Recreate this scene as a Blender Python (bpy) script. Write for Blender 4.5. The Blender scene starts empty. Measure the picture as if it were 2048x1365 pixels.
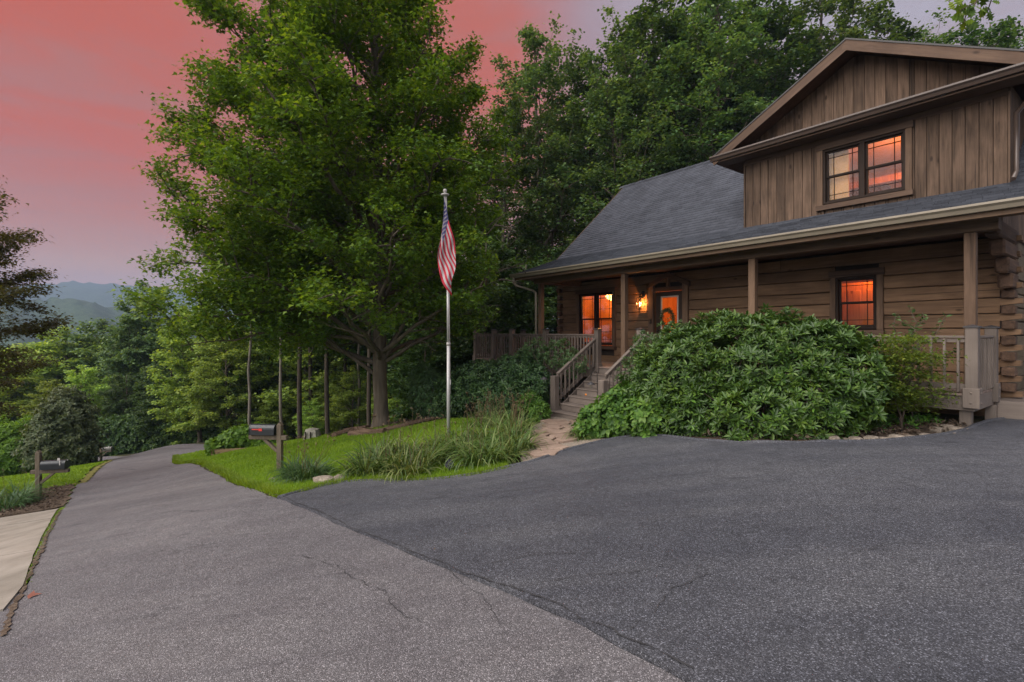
import bpy, math, random
import numpy as np
from mathutils import Vector, Matrix
from mathutils.geometry import delaunay_2d_cdt

random.seed(7)
RNG = np.random.default_rng(7)
SC = bpy.context.scene
COL = SC.collection

# ------------------------------------------------------------------ camera
cam_data = bpy.data.cameras.new('camera')
cam = bpy.data.objects.new('camera', cam_data)
COL.objects.link(cam)
cam.location = (0, 0, 0)                    # eye level is z = 0
cam.rotation_euler = (math.radians(90), 0, 0)
cam_data.sensor_width = 36.0
cam_data.lens = 36.0 * 1010 / 2048
cam_data.shift_y = -17.5 / 2048
cam_data.clip_start = 0.05
cam_data.clip_end = 9000
SC.camera = cam

# ------------------------------------------------------------------ exposure
SC.view_settings.view_transform = 'Standard'
SC.view_settings.look = 'None'
SC.view_settings.gamma = 1.0
SC.view_settings.use_curve_mapping = False
SC.view_settings.exposure = 2.05
EXPO = 2 ** 2.05
HAZE_DENSITY = 0.00040

# ------------------------------------------------------------------ sun (soft dusk light)
SUN_AZ, SUN_EL = math.radians(-122), math.radians(41)      # azimuth from +Y towards +X
sun_data = bpy.data.lights.new('sun', 'SUN')
sun_data.energy = 1.5
sun_data.angle = math.radians(70)
sun_data.color = (1.0, 0.93, 0.86)
sun = bpy.data.objects.new('sun', sun_data)
COL.objects.link(sun)
sdir = Vector((math.sin(SUN_AZ) * math.cos(SUN_EL), math.cos(SUN_AZ) * math.cos(SUN_EL), math.sin(SUN_EL)))
sun.rotation_euler = sdir.to_track_quat('Z', 'Y').to_euler()

# ------------------------------------------------------------------ node helper
class NG:
    def __init__(s, nt):
        s.nt = nt
    def n(s, typ, ins=None, **props):
        nd = s.nt.nodes.new(typ)
        for k, v in props.items():
            setattr(nd, k, v)
        for k, v in (ins or {}).items():
            sock = nd.inputs[k]
            if isinstance(v, bpy.types.NodeSocket):
                s.nt.links.new(v, sock)
            elif isinstance(v, bpy.types.Node):
                s.nt.links.new(v.outputs[0], sock)
            else:
                if isinstance(v, (tuple, list)) and len(v) == 3 and sock.type == 'RGBA':
                    v = (*v, 1)
                sock.default_value = v
        return nd
    def math(s, op, a, b=0.5, clamp=False):
        return s.n('ShaderNodeMath', {0: a, 1: b}, operation=op, use_clamp=clamp).outputs[0]
    def ramp(s, fac, stops, interp='LINEAR'):
        nd = s.n('ShaderNodeValToRGB', {0: fac})
        cr = nd.color_ramp
        cr.interpolation = interp
        while len(cr.elements) > len(stops):
            cr.elements.remove(cr.elements[-1])
        while len(cr.elements) < len(stops):
            cr.elements.new(0.5)
        for e, (p, c) in zip(cr.elements, stops):
            e.position = p
            if isinstance(c, (int, float)):
                c = (c, c, c)
            e.color = (*c, 1)
        return nd.outputs[0]
    def mix(s, fac, a, b, blend='MIX'):
        nd = s.n('ShaderNodeMix', {0: fac, 6: a, 7: b}, data_type='RGBA', blend_type=blend)
        return nd.outputs[2]
    def noise(s, vec, scale, detail=3, rough=0.55, dist=0.0):
        return s.n('ShaderNodeTexNoise', {'Vector': vec, 'Scale': scale, 'Detail': detail, 'Roughness': rough, 'Distortion': dist}).outputs[0]
    def mapping(s, vec, scale=(1, 1, 1), loc=(0, 0, 0), rot=(0, 0, 0)):
        return s.n('ShaderNodeMapping', {0: vec, 'Scale': scale, 'Location': loc, 'Rotation': rot}).outputs[0]
    def bump(s, h, strength=0.5, dist=0.01):
        return s.n('ShaderNodeBump', {'Height': h, 'Strength': strength, 'Distance': dist}).outputs[0]

# ------------------------------------------------------------------ world: dusk sky
world = bpy.data.worlds.new('World')
SC.world = world
world.use_nodes = True
wt = world.node_tree
wt.nodes.clear()
g = NG(wt)
tc = g.n('ShaderNodeTexCoord').outputs['Generated']
sep = g.n('ShaderNodeSeparateXYZ', {0: tc})
X, Y, Z = sep.outputs
warp = g.noise(g.mapping(tc, (1.0, 1.0, 4.0)), 1.6, 4, 0.5, 0.4)
el = g.math('ADD', Z, g.math('MULTIPLY', g.math('SUBTRACT', warp, 0.5), 0.10))
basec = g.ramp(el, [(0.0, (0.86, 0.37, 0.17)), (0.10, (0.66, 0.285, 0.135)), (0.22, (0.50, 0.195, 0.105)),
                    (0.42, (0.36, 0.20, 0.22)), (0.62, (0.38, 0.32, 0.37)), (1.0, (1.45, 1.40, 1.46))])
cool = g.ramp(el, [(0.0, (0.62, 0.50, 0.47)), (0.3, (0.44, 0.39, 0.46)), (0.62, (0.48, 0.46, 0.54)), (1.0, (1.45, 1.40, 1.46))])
right = g.ramp(X, [(0.08, 0.0), (0.42, 1.0)])
basec = g.mix(right, basec, cool)
cl = g.noise(g.mapping(tc, (1.3, 1.3, 3.4), (3.1, 0.4, 0.2), (0, 0.35, 0)), 1.7, 3, 0.45, 0.3)
cl2 = g.ramp(cl, [(0.36, 0.0), (0.60, 1.0)], 'EASE')
redm = g.math('MULTIPLY', g.ramp(g.math('MULTIPLY_ADD', X, 0.5) if False else g.math('ADD', g.math('MULTIPLY', X, 0.5), 0.5), [(0.15, 1.0), (0.25, 0.88), (0.32, 0.55), (0.42, 0.8), (0.50, 0.9), (0.565, 0.1), (0.60, 0.0)]), g.ramp(el, [(0.10, 0.0), (0.27, 0.95), (0.60, 1.0), (0.85, 0.0)]))
redm = g.math('MULTIPLY', redm, g.ramp(g.math('SUBTRACT', cl, g.math('MULTIPLY', X, 0.22)), [(0.38, 0.55), (0.58, 1.0)], 'EASE'))
skyc = g.mix(redm, basec, (0.60, 0.080, 0.004))
st = g.noise(g.mapping(tc, (1.0, 1.0, 7.0), (1.7, 0.2, 0.9), (0, 0.5, 0.3)), 2.3, 4, 0.55, 0.5)
skyc = g.mix(g.ramp(st, [(0.42, 0.0), (0.66, 0.42)], 'EASE'), skyc, (0.36, 0.19, 0.165))
# the sky away from the sunset: pale, evenly bright dusk cloud
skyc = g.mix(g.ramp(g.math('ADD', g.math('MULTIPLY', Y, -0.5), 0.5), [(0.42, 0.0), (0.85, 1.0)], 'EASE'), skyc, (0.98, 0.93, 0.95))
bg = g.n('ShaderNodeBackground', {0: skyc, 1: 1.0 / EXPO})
nish = g.n('ShaderNodeTexSky', sky_type='NISHITA', sun_disc=False, sun_elevation=SUN_EL, sun_rotation=SUN_AZ % (2 * math.pi))
bg2 = g.n('ShaderNodeBackground', {0: nish.outputs[0], 1: 0.0008})
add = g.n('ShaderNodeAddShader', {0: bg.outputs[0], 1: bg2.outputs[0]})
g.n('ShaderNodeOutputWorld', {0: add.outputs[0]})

# ------------------------------------------------------------------ materials
MATS = {}
def new_mat(name):
    m = bpy.data.materials.new(name)
    m.use_nodes = True
    m.node_tree.nodes.clear()
    g = NG(m.node_tree)
    b = g.n('ShaderNodeBsdfPrincipled')
    out = g.n('ShaderNodeOutputMaterial', {0: b.outputs[0]})
    MATS[name] = m
    return m, g, b, out
def setb(g, b, **kw):
    names = dict(color='Base Color', rough='Roughness', metal='Metallic', normal='Normal', spec='Specular IOR Level', emis='Emission Color', estr='Emission Strength')
    for k, v in kw.items():
        s = b.inputs[names[k]]
        if isinstance(v, bpy.types.NodeSocket):
            g.nt.links.new(v, s)
        else:
            if isinstance(v, tuple) and len(v) == 3:
                v = (*v, 1)
            s.default_value = v

def wood(name, dark, light, axis='x', rough=0.7, fine=26, streak=1.0, bump=0.5, knots=True, stain=None):
    m, g, b, _ = new_mat(name)
    oc = g.n('ShaderNodeTexCoord').outputs['Object']
    rnd = g.n('ShaderNodeObjectInfo').outputs['Random']
    off = g.n('ShaderNodeCombineXYZ', {0: g.math('MULTIPLY', rnd, 37.0), 1: g.math('MULTIPLY', rnd, 91.0), 2: g.math('MULTIPLY', rnd, 53.0)})
    v = g.n('ShaderNodeVectorMath', {0: oc, 1: off.outputs[0]}).outputs[0]
    sc = {'x': (0.06, 1, 1), 'y': (1, 0.06, 1), 'z': (1, 1, 0.06)}[axis]
    mp = g.mapping(v, sc)
    n1 = g.noise(mp, fine, 5, 0.65, 0.6)
    sc2 = {'x': (0.2, 1, 1), 'y': (1, 0.2, 1), 'z': (1, 1, 0.2)}[axis]
    n2 = g.noise(g.mapping(v, sc2), 5.0, 4, 0.6, 0.8)
    f = g.math('ADD', g.math('MULTIPLY', n1, 0.6), g.math('MULTIPLY', n2, 0.4))
    c = g.ramp(f, [(0.34, dark), (0.66, light)])
    n3 = g.noise(v, 1.3, 3, 0.6)
    c = g.mix(g.ramp(n3, [(0.35, 0.35), (0.6, 0.0)]), c, tuple(x * 0.5 for x in dark))
    if knots:
        sk = {'x': (0.45, 1, 1), 'y': (1, 0.45, 1), 'z': (1, 1, 0.45)}[axis]
        vo = g.n('ShaderNodeTexVoronoi', {'Vector': g.mapping(v, sk), 'Scale': 3.2, 'Randomness': 1.0}).outputs['Distance']
        c = g.mix(g.ramp(vo, [(0.05, 0.75), (0.10, 0.0)]), c, tuple(x * 0.35 for x in dark))
        # drying checks along the grain
        ck = g.noise(g.mapping(v, {'x': (0.35, 14, 14), 'y': (14, 0.35, 14), 'z': (14, 14, 0.35)}[axis]), 1.1, 2, 0.4, 0.5)
        c = g.mix(g.ramp(ck, [(0.30, 0.7), (0.335, 0.0)]), c, tuple(x * 0.4 for x in dark))
    hue = g.n('ShaderNodeHueSaturation', {'Color': c, 'Value': g.math('ADD', g.math('MULTIPLY', rnd, 0.35), 0.83), 'Saturation': 1.0})
    setb(g, b, color=hue.outputs[0], rough=rough, normal=g.bump(f, bump, 0.006), spec=0.25)
    return m
def plain(name, col, rough=0.5, metal=0.0, var=0.12, scale=8.0, bump=0.0, spec=0.5):
    m, g, b, _ = new_mat(name)
    oc = g.n('ShaderNodeTexCoord').outputs['Object']
    n = g.noise(oc, scale, 4, 0.6)
    c = g.ramp(n, [(0.3, tuple(x * (1 - var) for x in col)), (0.7, tuple(min(1, x * (1 + var)) for x in col))])
    kw = dict(color=c, rough=rough, metal=metal, spec=spec)
    if bump:
        kw['normal'] = g.bump(g.noise(oc, scale * 6, 3), bump, 0.004)
    setb(g, b, **kw)
    return m
def emit(name, col, strength):
    m, g, b, _ = new_mat(name)
    setb(g, b, color=col, emis=col, estr=strength, rough=0.5)
    return m
def leafmat(name, a, b_, c_=None, transl=0.35, rough=0.45, clump=0.8, spec=0.3):
    m, g, b, out = new_mat(name)
    at = g.n('ShaderNodeAttribute', attribute_name='rnd').outputs['Fac']
    oc = g.n('ShaderNodeTexCoord').outputs['Object']
    n = g.noise(oc, clump, 2, 0.5)
    f = g.math('ADD', g.math('MULTIPLY', at, 0.55), g.math('MULTIPLY', n, 0.6))
    c = g.ramp(f, [(0.28, a), (0.62, b_), (0.92, c_ or b_)])
    orn = g.n('ShaderNodeObjectInfo').outputs['Random']
    c = g.n('ShaderNodeHueSaturation', {'Color': c, 'Value': g.math('ADD', g.math('MULTIPLY', orn, 0.4), 0.8), 'Hue': g.math('ADD', g.math('MULTIPLY', orn, 0.02), 0.49)}).outputs[0]
    setb(g, b, color=c, rough=rough, spec=spec)
    tl = g.n('ShaderNodeBsdfTranslucent', {0: g.mix(1.0, c, (1.5, 1.35, 0.45), 'MULTIPLY')})
    mx = g.n('ShaderNodeMixShader', {0: transl, 1: b.outputs[0], 2: tl.outputs[0]})
    g.nt.links.new(mx.outputs[0], out.inputs[0])
    return m

def asphalt(name, lo, hi, patch, tint, stone=150.0, bumps=0.7):
    m, g, b, _ = new_mat(name)
    oc = g.n('ShaderNodeTexCoord').outputs['Object']
    vo = g.n('ShaderNodeTexVoronoi', {'Vector': oc, 'Scale': stone, 'Randomness': 1.0})
    r = g.n('ShaderNodeSeparateColor', {0: vo.outputs['Color']}).outputs[0]
    c = g.ramp(r, [(0.0, lo), (0.62, tuple((x + y) * .5 for x, y in zip(lo, hi))), (0.86, hi), (1.0, tuple(min(1, x * 2.0) for x in hi))])
    edge = g.ramp(vo.outputs['Distance'], [(0.25, 0.0), (0.7, 1.0)])
    c = g.mix(g.math('MULTIPLY', edge, 0.6), c, tuple(x * 0.35 for x in lo))
    p4 = g.noise(g.mapping(oc, (0.12, 1.3, 1), (0, 0, 0), (0, 0, math.radians(-53))), 1.0, 4, 0.6, 0.3)
    c = g.mix(g.ramp(p4, [(0.42, 0.8), (0.60, 0.0)]), c, g.mix(1.0, c, patch, 'MULTIPLY'))
    p1 = g.noise(oc, 0.55, 5, 0.62, 0.5)
    c = g.mix(g.ramp(p1, [(0.34, 0.75), (0.60, 0.0)]), c, g.mix(1.0, c, patch, 'MULTIPLY'))
    p5 = g.noise(g.mapping(oc, (1, 2.2, 1)), 1.9, 5, 0.72, 0.6)
    c = g.mix(g.ramp(p5, [(0.33, 0.7), (0.41, 0.0)]), c, g.mix(1.0, c, (0.52, 0.52, 0.54), 'MULTIPLY'))
    p2 = g.noise(oc, 3.5, 5, 0.7)
    c = g.mix(g.ramp(p2, [(0.40, 0.5), (0.62, 0.0)]), c, g.mix(1.0, c, tint, 'MULTIPLY'))
    p3 = g.noise(oc, 22.0, 3, 0.7)
    c = g.mix(g.ramp(p3, [(0.30, 0.55), (0.48, 0.0)]), c, g.mix(1.0, c, (0.45, 0.45, 0.45), 'MULTIPLY'))
    h = g.math('ADD', g.math('MULTIPLY', vo.outputs['Distance'], -1.0), g.math('MULTIPLY', p3, 0.8))
    setb(g, b, color=c, rough=g.ramp(p2, [(0.3, 0.62), (0.7, 0.85)]), normal=g.bump(h, bumps, 0.006), spec=0.45)
    return m

def groundmat(name, cols, scale, rough=0.95, bump=0.6, fine=60.0, s2=0.4):
    m, g, b, _ = new_mat(name)
    oc = g.n('ShaderNodeTexCoord').outputs['Object']
    f = g.math('ADD', g.math('MULTIPLY', g.noise(oc, scale, 5, 0.65), 0.6), g.math('MULTIPLY', g.noise(oc, fine, 3, 0.7), 0.4))
    n = len(cols)
    c = g.ramp(f, [(0.36 + 0.28 * i / (n - 1), k) for i, k in enumerate(cols)])
    big = g.noise(oc, s2, 3, 0.6)
    c = g.mix(g.ramp(big, [(0.35, 0.45), (0.6, 0.0)]), c, g.mix(1.0, c, (0.6, 0.62, 0.6), 'MULTIPLY'))
    setb(g, b, color=c, rough=rough, normal=g.bump(f, bump, 0.02), spec=0.15)
    return m

# ------------------------------------------------------------------ object helpers
def link(name, me, mat=None, parent=None, loc=None):
    o = bpy.data.objects.new(name, me)
    COL.objects.link(o)
    if mat is not None and me is not None:
        for mm in (mat if isinstance(mat, (list, tuple)) else [mat]):
            me.materials.append(MATS[mm] if isinstance(mm, str) else mm)
    if parent is not None:
        o.parent = parent
    if loc is not None:
        o.location = loc
    return o
def tag(o, label=None, cat=None, group=None, kind=None):
    if label: o['label'] = label
    if cat: o['category'] = cat
    if group: o['group'] = group
    if kind: o['kind'] = kind
    return o
def thing(name, label, cat, loc=(0, 0, 0), rz=0.0, group=None, kind=None):
    o = bpy.data.objects.new(name, None)
    COL.objects.link(o)
    o.empty_display_size = 0.2
    o.location = loc
    o.rotation_euler = (0, 0, rz)
    return tag(o, label, cat, group, kind)

def mesh_np(name, V, F, rnd=None, smooth=False, matidx=None):
    """V (n,3); F (m,k) constant size polygons"""
    V = np.asarray(V, dtype=np.float32); F = np.asarray(F, dtype=np.int32)
    me = bpy.data.meshes.new(name)
    me.vertices.add(len(V)); me.vertices.foreach_set('co', V.ravel())
    m, k = F.shape
    me.loops.add(m * k); me.loops.foreach_set('vertex_index', F.ravel())
    me.polygons.add(m)
    me.polygons.foreach_set('loop_start', np.arange(0, m * k, k, dtype=np.int32))
    try:
        me.polygons.foreach_set('loop_total', np.full(m, k, dtype=np.int32))
    except Exception:
        pass
    if smooth:
        me.polygons.foreach_set('use_smooth', np.ones(m, dtype=bool))
    if matidx is not None:
        me.polygons.foreach_set('material_index', np.asarray(matidx, dtype=np.int32))
    if rnd is not None:
        a = me.attributes.new('rnd', 'FLOAT', 'FACE')
        a.data.foreach_set('value', np.asarray(rnd, dtype=np.float32))
    me.update(calc_edges=True)
    return me

class MB:
    """collects polygons of one part"""
    def __init__(s):
        s.v = []; s.f = []; s.smooth = []
    def poly(s, pts, faces, smooth=False):
        o = len(s.v)
        s.v += [tuple(p) for p in pts]
        s.f += [tuple(i + o for i in f) for f in faces]
        s.smooth += [smooth] * len(faces)
    def box(s, x0, x1, y0, y1, z0, z1, bev=0.004, jit=0.0):
        if x0 > x1: x0, x1 = x1, x0
        if y0 > y1: y0, y1 = y1, y0
        if z0 > z1: z0, z1 = z1, z0
        c = ((x0 + x1) / 2, (y0 + y1) / 2, (z0 + z1) / 2); h = ((x1 - x0) / 2, (y1 - y0) / 2, (z1 - z0) / 2)
        b = min(bev, min(h) * 0.45)
        idx = {}; pts = []
        for sx in (-1, 1):
            for sy in (-1, 1):
                for sz in (-1, 1):
                    for ax in range(3):
                        p = [c[0] + sx * h[0], c[1] + sy * h[1], c[2] + sz * h[2]]
                        sg = (sx, sy, sz)
                        for k in range(3):
                            if k != ax: p[k] -= sg[k] * b
                        idx[(sx, sy, sz, ax)] = len(pts)
                        pts.append(p)
        if jit:
            pts = [[q + random.uniform(-jit, jit) for q in p] for p in pts]
        F = []
        for ax in range(3):
            o1, o2 = [(1, 2), (2, 0), (0, 1)][ax]
            for sg in (-1, 1):
                q = []
                for (a, b_) in ((-1, -1), (1, -1), (1, 1), (-1, 1)):
                    k = [0, 0, 0]; k[ax] = sg; k[o1] = a; k[o2] = b_
                    q.append(idx[(*k, ax)])
                F.append(q if sg > 0 else q[::-1])
            for s1 in (-1, 1):
                for s2 in (-1, 1):
                    ks = []
                    for e in (-1, 1):
                        k = [0, 0, 0]; k[ax] = e; k[o1] = s1; k[o2] = s2
                        ks.append(tuple(k))
                    q = [idx[(*ks[0], o1)], idx[(*ks[1], o1)], idx[(*ks[1], o2)], idx[(*ks[0], o2)]]
                    F.append(q if s1 * s2 > 0 else q[::-1])
        for sx in (-1, 1):
            for sy in (-1, 1):
                for sz in (-1, 1):
                    q = [idx[(sx, sy, sz, 0)], idx[(sx, sy, sz, 1)], idx[(sx, sy, sz, 2)]]
                    F.append(q if sx * sy * sz > 0 else q[::-1])
        s.poly(pts, F)
        return s
    def obox(s, p0, p1, w, h, bev=0.004, up=(0, 0, 1)):
        """beam from p0 to p1 of width w (sideways) and height h"""
        p0, p1 = Vector(p0), Vector(p1)
        d = (p1 - p0); L = d.length; d.normalize()
        side = d.cross(Vector(up)); side.normalize(); upv = side.cross(d)
        t = MB(); t.box(0, L, -w / 2, w / 2, -h / 2, h / 2, bev)
        s.poly([p0 + d * p[0] + side * (-p[1]) + upv * p[2] for p in t.v], t.f)
        return s
    def tube(s, pts, rad, n=8, caps=True, smooth=True):
        pts = [Vector(p) for p in pts]
        if not isinstance(rad, (list, tuple)): rad = [rad] * len(pts)
        rings = []
        ref = Vector((0, 0, 1)) if abs((pts[1] - pts[0]).normalized().z) < 0.9 else Vector((1, 0, 0))
        V = []
        for i, p in enumerate(pts):
            d = (pts[min(i + 1, len(pts) - 1)] - pts[max(i - 1, 0)]).normalized()
            a = ref - d * ref.dot(d)
            if a.length < 1e-4: a = d.orthogonal()
            a.normalize(); ref = a
            b = d.cross(a)
            for k in range(n):
                t = 2 * math.pi * k / n
                V.append(p + (a * math.cos(t) + b * math.sin(t)) * rad[i])
        F = []
        for i in range(len(pts) - 1):
            for k in range(n):
                F.append((i * n + k, i * n + (k + 1) % n, (i + 1) * n + (k + 1) % n, (i + 1) * n + k))
        s.poly(V, F, smooth)
        if caps:
            o = len(s.v) - len(V)
            s.f.append(tuple(o + k for k in range(n))[::-1]); s.smooth.append(False)
            s.f.append(tuple(o + (len(pts) - 1) * n + k for k in range(n))); s.smooth.append(False)
        return s
    def lathe(s, prof, c=(0, 0, 0), n=12, smooth=True):
        V = []; F = []
        for (r, z) in prof:
            for k in range(n):
                t = 2 * math.pi * k / n
                V.append((c[0] + r * math.cos(t), c[1] + r * math.sin(t), c[2] + z))
        for i in range(len(prof) - 1):
            for k in range(n):
                F.append((i * n + k, i * n + (k + 1) % n, (i + 1) * n + (k + 1) % n, (i + 1) * n + k))
        s.poly(V, F, smooth)
        return s
    def prism(s, outline, axis, t0, t1, smooth=False):
        """extrude a 2D outline (list of pairs) along axis from t0 to t1"""
        def P(u, w, t):
            return {'x': (t, u, w), 'y': (u, t, w), 'z': (u, w, t)}[axis]
        n = len(outline)
        V = [P(u, w, t0) for u, w in outline] + [P(u, w, t1) for u, w in outline]
        F = [tuple(range(n))[::-1], tuple(range(n, 2 * n))]
        F += [(i, (i + 1) % n, n + (i + 1) % n, n + i) for i in range(n)]
        s.poly(V, F, smooth)
        return s
    def mesh(s, name='part'):
        me = bpy.data.meshes.new(name)
        me.from_pydata(s.v, [], s.f)
        if any(s.smooth):
            me.polygons.foreach_set('use_smooth', s.smooth)
        me.update()
        return me
    def fixnormals(s):
        import bmesh
        return s
    def build(s, name, mat, parent=None, loc=None):
        return link(name, s.mesh(name), mat, parent, loc)

def copy_tree(o, parent=None):
    c = o.copy(); COL.objects.link(c)
    if parent is not None: c.parent = parent
    for ch in list(o.children): copy_tree(ch, c)
    return c

# ------------------------------------------------------------------ terrain height
CP = [(0, -1, -1.5), (0, -8, -1.2), (-8, -8, -2.4), (8, -8, -1.1), (20, 0, -1.0), (25, 12, -1.0), (-20, -6, -4.2),
      (0.37, 2.7, -1.6), (-4.15, 4.3, -2.24), (-2.9, 6.3, -2.1), (3, 3, -1.42), (2.1, 2.1, -1.45), (6, 4, -1.42), (8.3, 8.2, -1.46), (10, 6, -1.38),
      (-2.8, 2.8, -2.0), (6.93, 7.6, -1.47), (6.62, 7.3, -1.467), (5.72, 7.0, -1.49), (3.88, 6.8, -1.515), (2.75, 7.4, -1.61),
      (2.19, 8.0, -1.7), (1.35, 8.2, -1.87), (0.37, 7.4, -1.94), (-0.44, 7.0, -2.01), (-0.93, 7.0, -2.08), (-2.31, 7.2, -2.17),
      (-2.77, 6.6, -2.14), (1.15, 12.6, -2.15), (2.2, 11.7, -2.15), (-1.3, 10.3, -2.14), (-3.89, 15, -2.82), (-4.8, 10.5, -2.91),
      (-7.1, 18, -3.83), (-10, 20, -4.55), (-14.8, 22, -5.45), (-10.1, 11.3, -3.97), (-24.4, 31, -8.0), (-5.97, 10.5, -3.08),
      (-8.65, 14, -3.74), (-14.4, 17, -5.13), (-11.8, 12.6, -4.15), (-15.2, 15, -4.75), (-20.3, 20, -5.84), (-22, 24, -6.65),
      (-17.1, 29, -6.5), (-21.3, 31, -7.05), (-28.1, 34, -8.5), (-34, 38, -10.2), (-20, 40, -9.0), (-32, 46, -12), (-15, 45, -11), (-42, 40, -13), (-44, 20, -10),
      (-8, 25, -5.2), (-30, 70, -19), (0, 70, -15), (35, 60, -7), (-65, 60, -22), (-65, 10, -14), (45, 30, -2.5), (-32, 0, -6.5),
      (0, 95, -22), (9, 10, -1.5), (13, 13, -1.45), (12, 20, -2.0), (1.6, 17.9, -2.8), (-1.5, 19, -3.6), (0, 24, -4.6), (10, 28, -3.5),
      (4, 32, -5.5), (15, 36, -4.5), (4.5, 9.5, -1.65), (50, -20, -0.5), (-60, -30, -9), (0, -40, -1.0), (60, 90, -9), (-90, 95, -28), (-13.6, 10.0, -4.3), (-10.1, 10.0, -3.75)]
CP = np.array(CP, dtype=float)
def _phi(r2):
    return 0.5 * r2 * np.log(r2 + 1e-9)
_n = len(CP)
_r2 = ((CP[:, None, :2] - CP[None, :, :2]) ** 2).sum(-1)
_A = np.zeros((_n + 3, _n + 3))
_A[:_n, :_n] = _phi(_r2) + np.eye(_n) * 0.02
_A[:_n, _n] = 1; _A[:_n, _n + 1:] = CP[:, :2]
_A[_n, :_n] = 1; _A[_n + 1:, :_n] = CP[:, :2].T
_w = np.linalg.solve(_A, np.concatenate([CP[:, 2], [0, 0, 0]]))
def Hn(x, y):
    x = np.asarray(x, float); y = np.asarray(y, float)
    sh = x.shape; x = x.ravel(); y = y.ravel()
    out = np.zeros(len(x))
    for s in range(0, len(x), 20000):
        xs = x[s:s + 20000]; ys = y[s:s + 20000]
        xc = np.clip(xs, -100, 70); yc = np.clip(ys, -40, 110)
        r2 = (xc[:, None] - CP[None, :, 0]) ** 2 + (yc[:, None] - CP[None, :, 1]) ** 2
        z = _phi(r2) @ _w[:_n] + _w[_n] + _w[_n + 1] * xc + _w[_n + 2] * yc
        d = np.hypot(xs - xc, ys - yc)
        z = np.clip(z, -40, 2)
        far = -34 - 26 * np.clip(d / 500, 0, 1)
        t = np.clip(d / 220, 0, 1); t = t * t * (3 - 2 * t)
        out[s:s + 20000] = z * (1 - t) + far * t
    return out.reshape(sh)
def H(x, y):
    return float(Hn(np.array([x]), np.array([y]))[0])
def G(px, py, tmax=70.0):
    """ground point seen at photo pixel px, py (2048 wide)"""
    rx = (px - 1024) / 1010.0; rz = -(py - 665) / 1010.0
    D = np.linspace(1.2, tmax, 700)
    f = Hn(rx * D, D) - rz * D
    k = np.where(f >= 0)[0]
    d = D[k[0]] if len(k) else tmax
    if len(k) and k[0] > 0:
        a, b = D[k[0] - 1], d
        for _ in range(18):
            m = (a + b) / 2
            if H(rx * m, m) - rz * m >= 0: b = m
            else: a = m
        d = b
    return Vector((rx * d, d, rz * d))

def inpoly(P, poly):
    x, y = P[:, 0], P[:, 1]
    c = np.zeros(len(P), bool)
    j = len(poly) - 1
    for i in range(len(poly)):
        xi, yi = poly[i]; xj, yj = poly[j]
        cond = ((yi > y) != (yj > y)) & (x < (xj - xi) * (y - yi) / (yj - yi + 1e-12) + xi)
        c ^= cond; j = i
    return c
def densify(poly, step, closed=True, rough=0.0):
    out = []
    n = len(poly)
    for i in range(n if closed else n - 1):
        a = np.array(poly[i][:2], float); b = np.array(poly[(i + 1) % n][:2], float)
        L = np.linalg.norm(b - a); k = max(1, int(L / step))
        nrm = np.array([-(b - a)[1], (b - a)[0]]) / max(L, 1e-6)
        for t in range(k):
            p = a + (b - a) * t / k
            if rough and t: p = p + nrm * random.gauss(0, rough)
            out.append(p)
    if not closed: out.append(np.array(poly[-1][:2], float))
    return out
def smooth_poly(pts, it=2, closed=True):
    P = [np.array(p[:2], float) for p in pts]
    for _ in range(it):
        Q = []
        n = len(P)
        for i in range(n if closed else n - 1):
            a, b = P[i], P[(i + 1) % n]
            Q += [a * .75 + b * .25, a * .25 + b * .75]
        if not closed: Q = [P[0]] + Q + [P[-1]]
        P = Q
    return P
def drape(name, poly, step, off, mat, skirt=0.0, bstep=None, rough=0.0, dens_near=None, hf=None):
    """a sheet following the ground inside an outline, with a skirt for its thickness"""
    B = densify(poly, bstep or step, True, rough)
    P = np.array(B)
    x0, y0 = P.min(0); x1, y1 = P.max(0)
    gx, gy = np.meshgrid(np.arange(x0, x1, step), np.arange(y0, y1, step))
    I = np.stack([gx.ravel(), gy.ravel()], 1) + RNG.uniform(-step * .2, step * .2, (gx.size, 2))
    I = I[inpoly(I, B)]
    if len(I):  # keep clear of the outline
        keep = np.ones(len(I), bool)
        for s in range(0, len(I), 4000):
            d = ((I[s:s + 4000, None] - P[None]) ** 2).sum(-1).min(1)
            keep[s:s + 4000] = d > (step * .35) ** 2
        I = I[keep]
    pts = [Vector(p) for p in P] + [Vector(p) for p in I]
    nb = len(P)
    vs, es, fs, _, _, _ = delaunay_2d_cdt(pts, [], [list(range(nb))], 1, 1e-5)
    V = np.array([(v.x, v.y) for v in vs])
    z = (Hn(V[:, 0], V[:, 1]) if hf is None else hf(V[:, 0], V[:, 1])) + off
    V3 = [(float(a), float(b), float(c)) for (a, b), c in zip(V, z)]
    F = [tuple(f) for f in fs]
    if skirt:
        cnt = {}
        for f in F:
            for i in range(len(f)):
                e = (f[i], f[(i + 1) % len(f)])
                cnt[e] = cnt.get(e, 0) + 1
        low = {}
        for (a, b) in list(cnt):
            if (b, a) not in cnt:
                for k in (a, b):
                    if k not in low:
                        low[k] = len(V3); p = V3[k]; V3 += [p, (p[0], p[1], p[2] - skirt)]
                F.append((low[b], low[a], low[a] + 1, low[b] + 1))
    me = bpy.data.meshes.new(name)
    me.from_pydata(V3, [], F)
    me.polygons.foreach_set('use_smooth', [True] * len(fs) + [False] * (len(F) - len(fs)))
    me.update()
    return link(name, me, mat)
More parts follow.
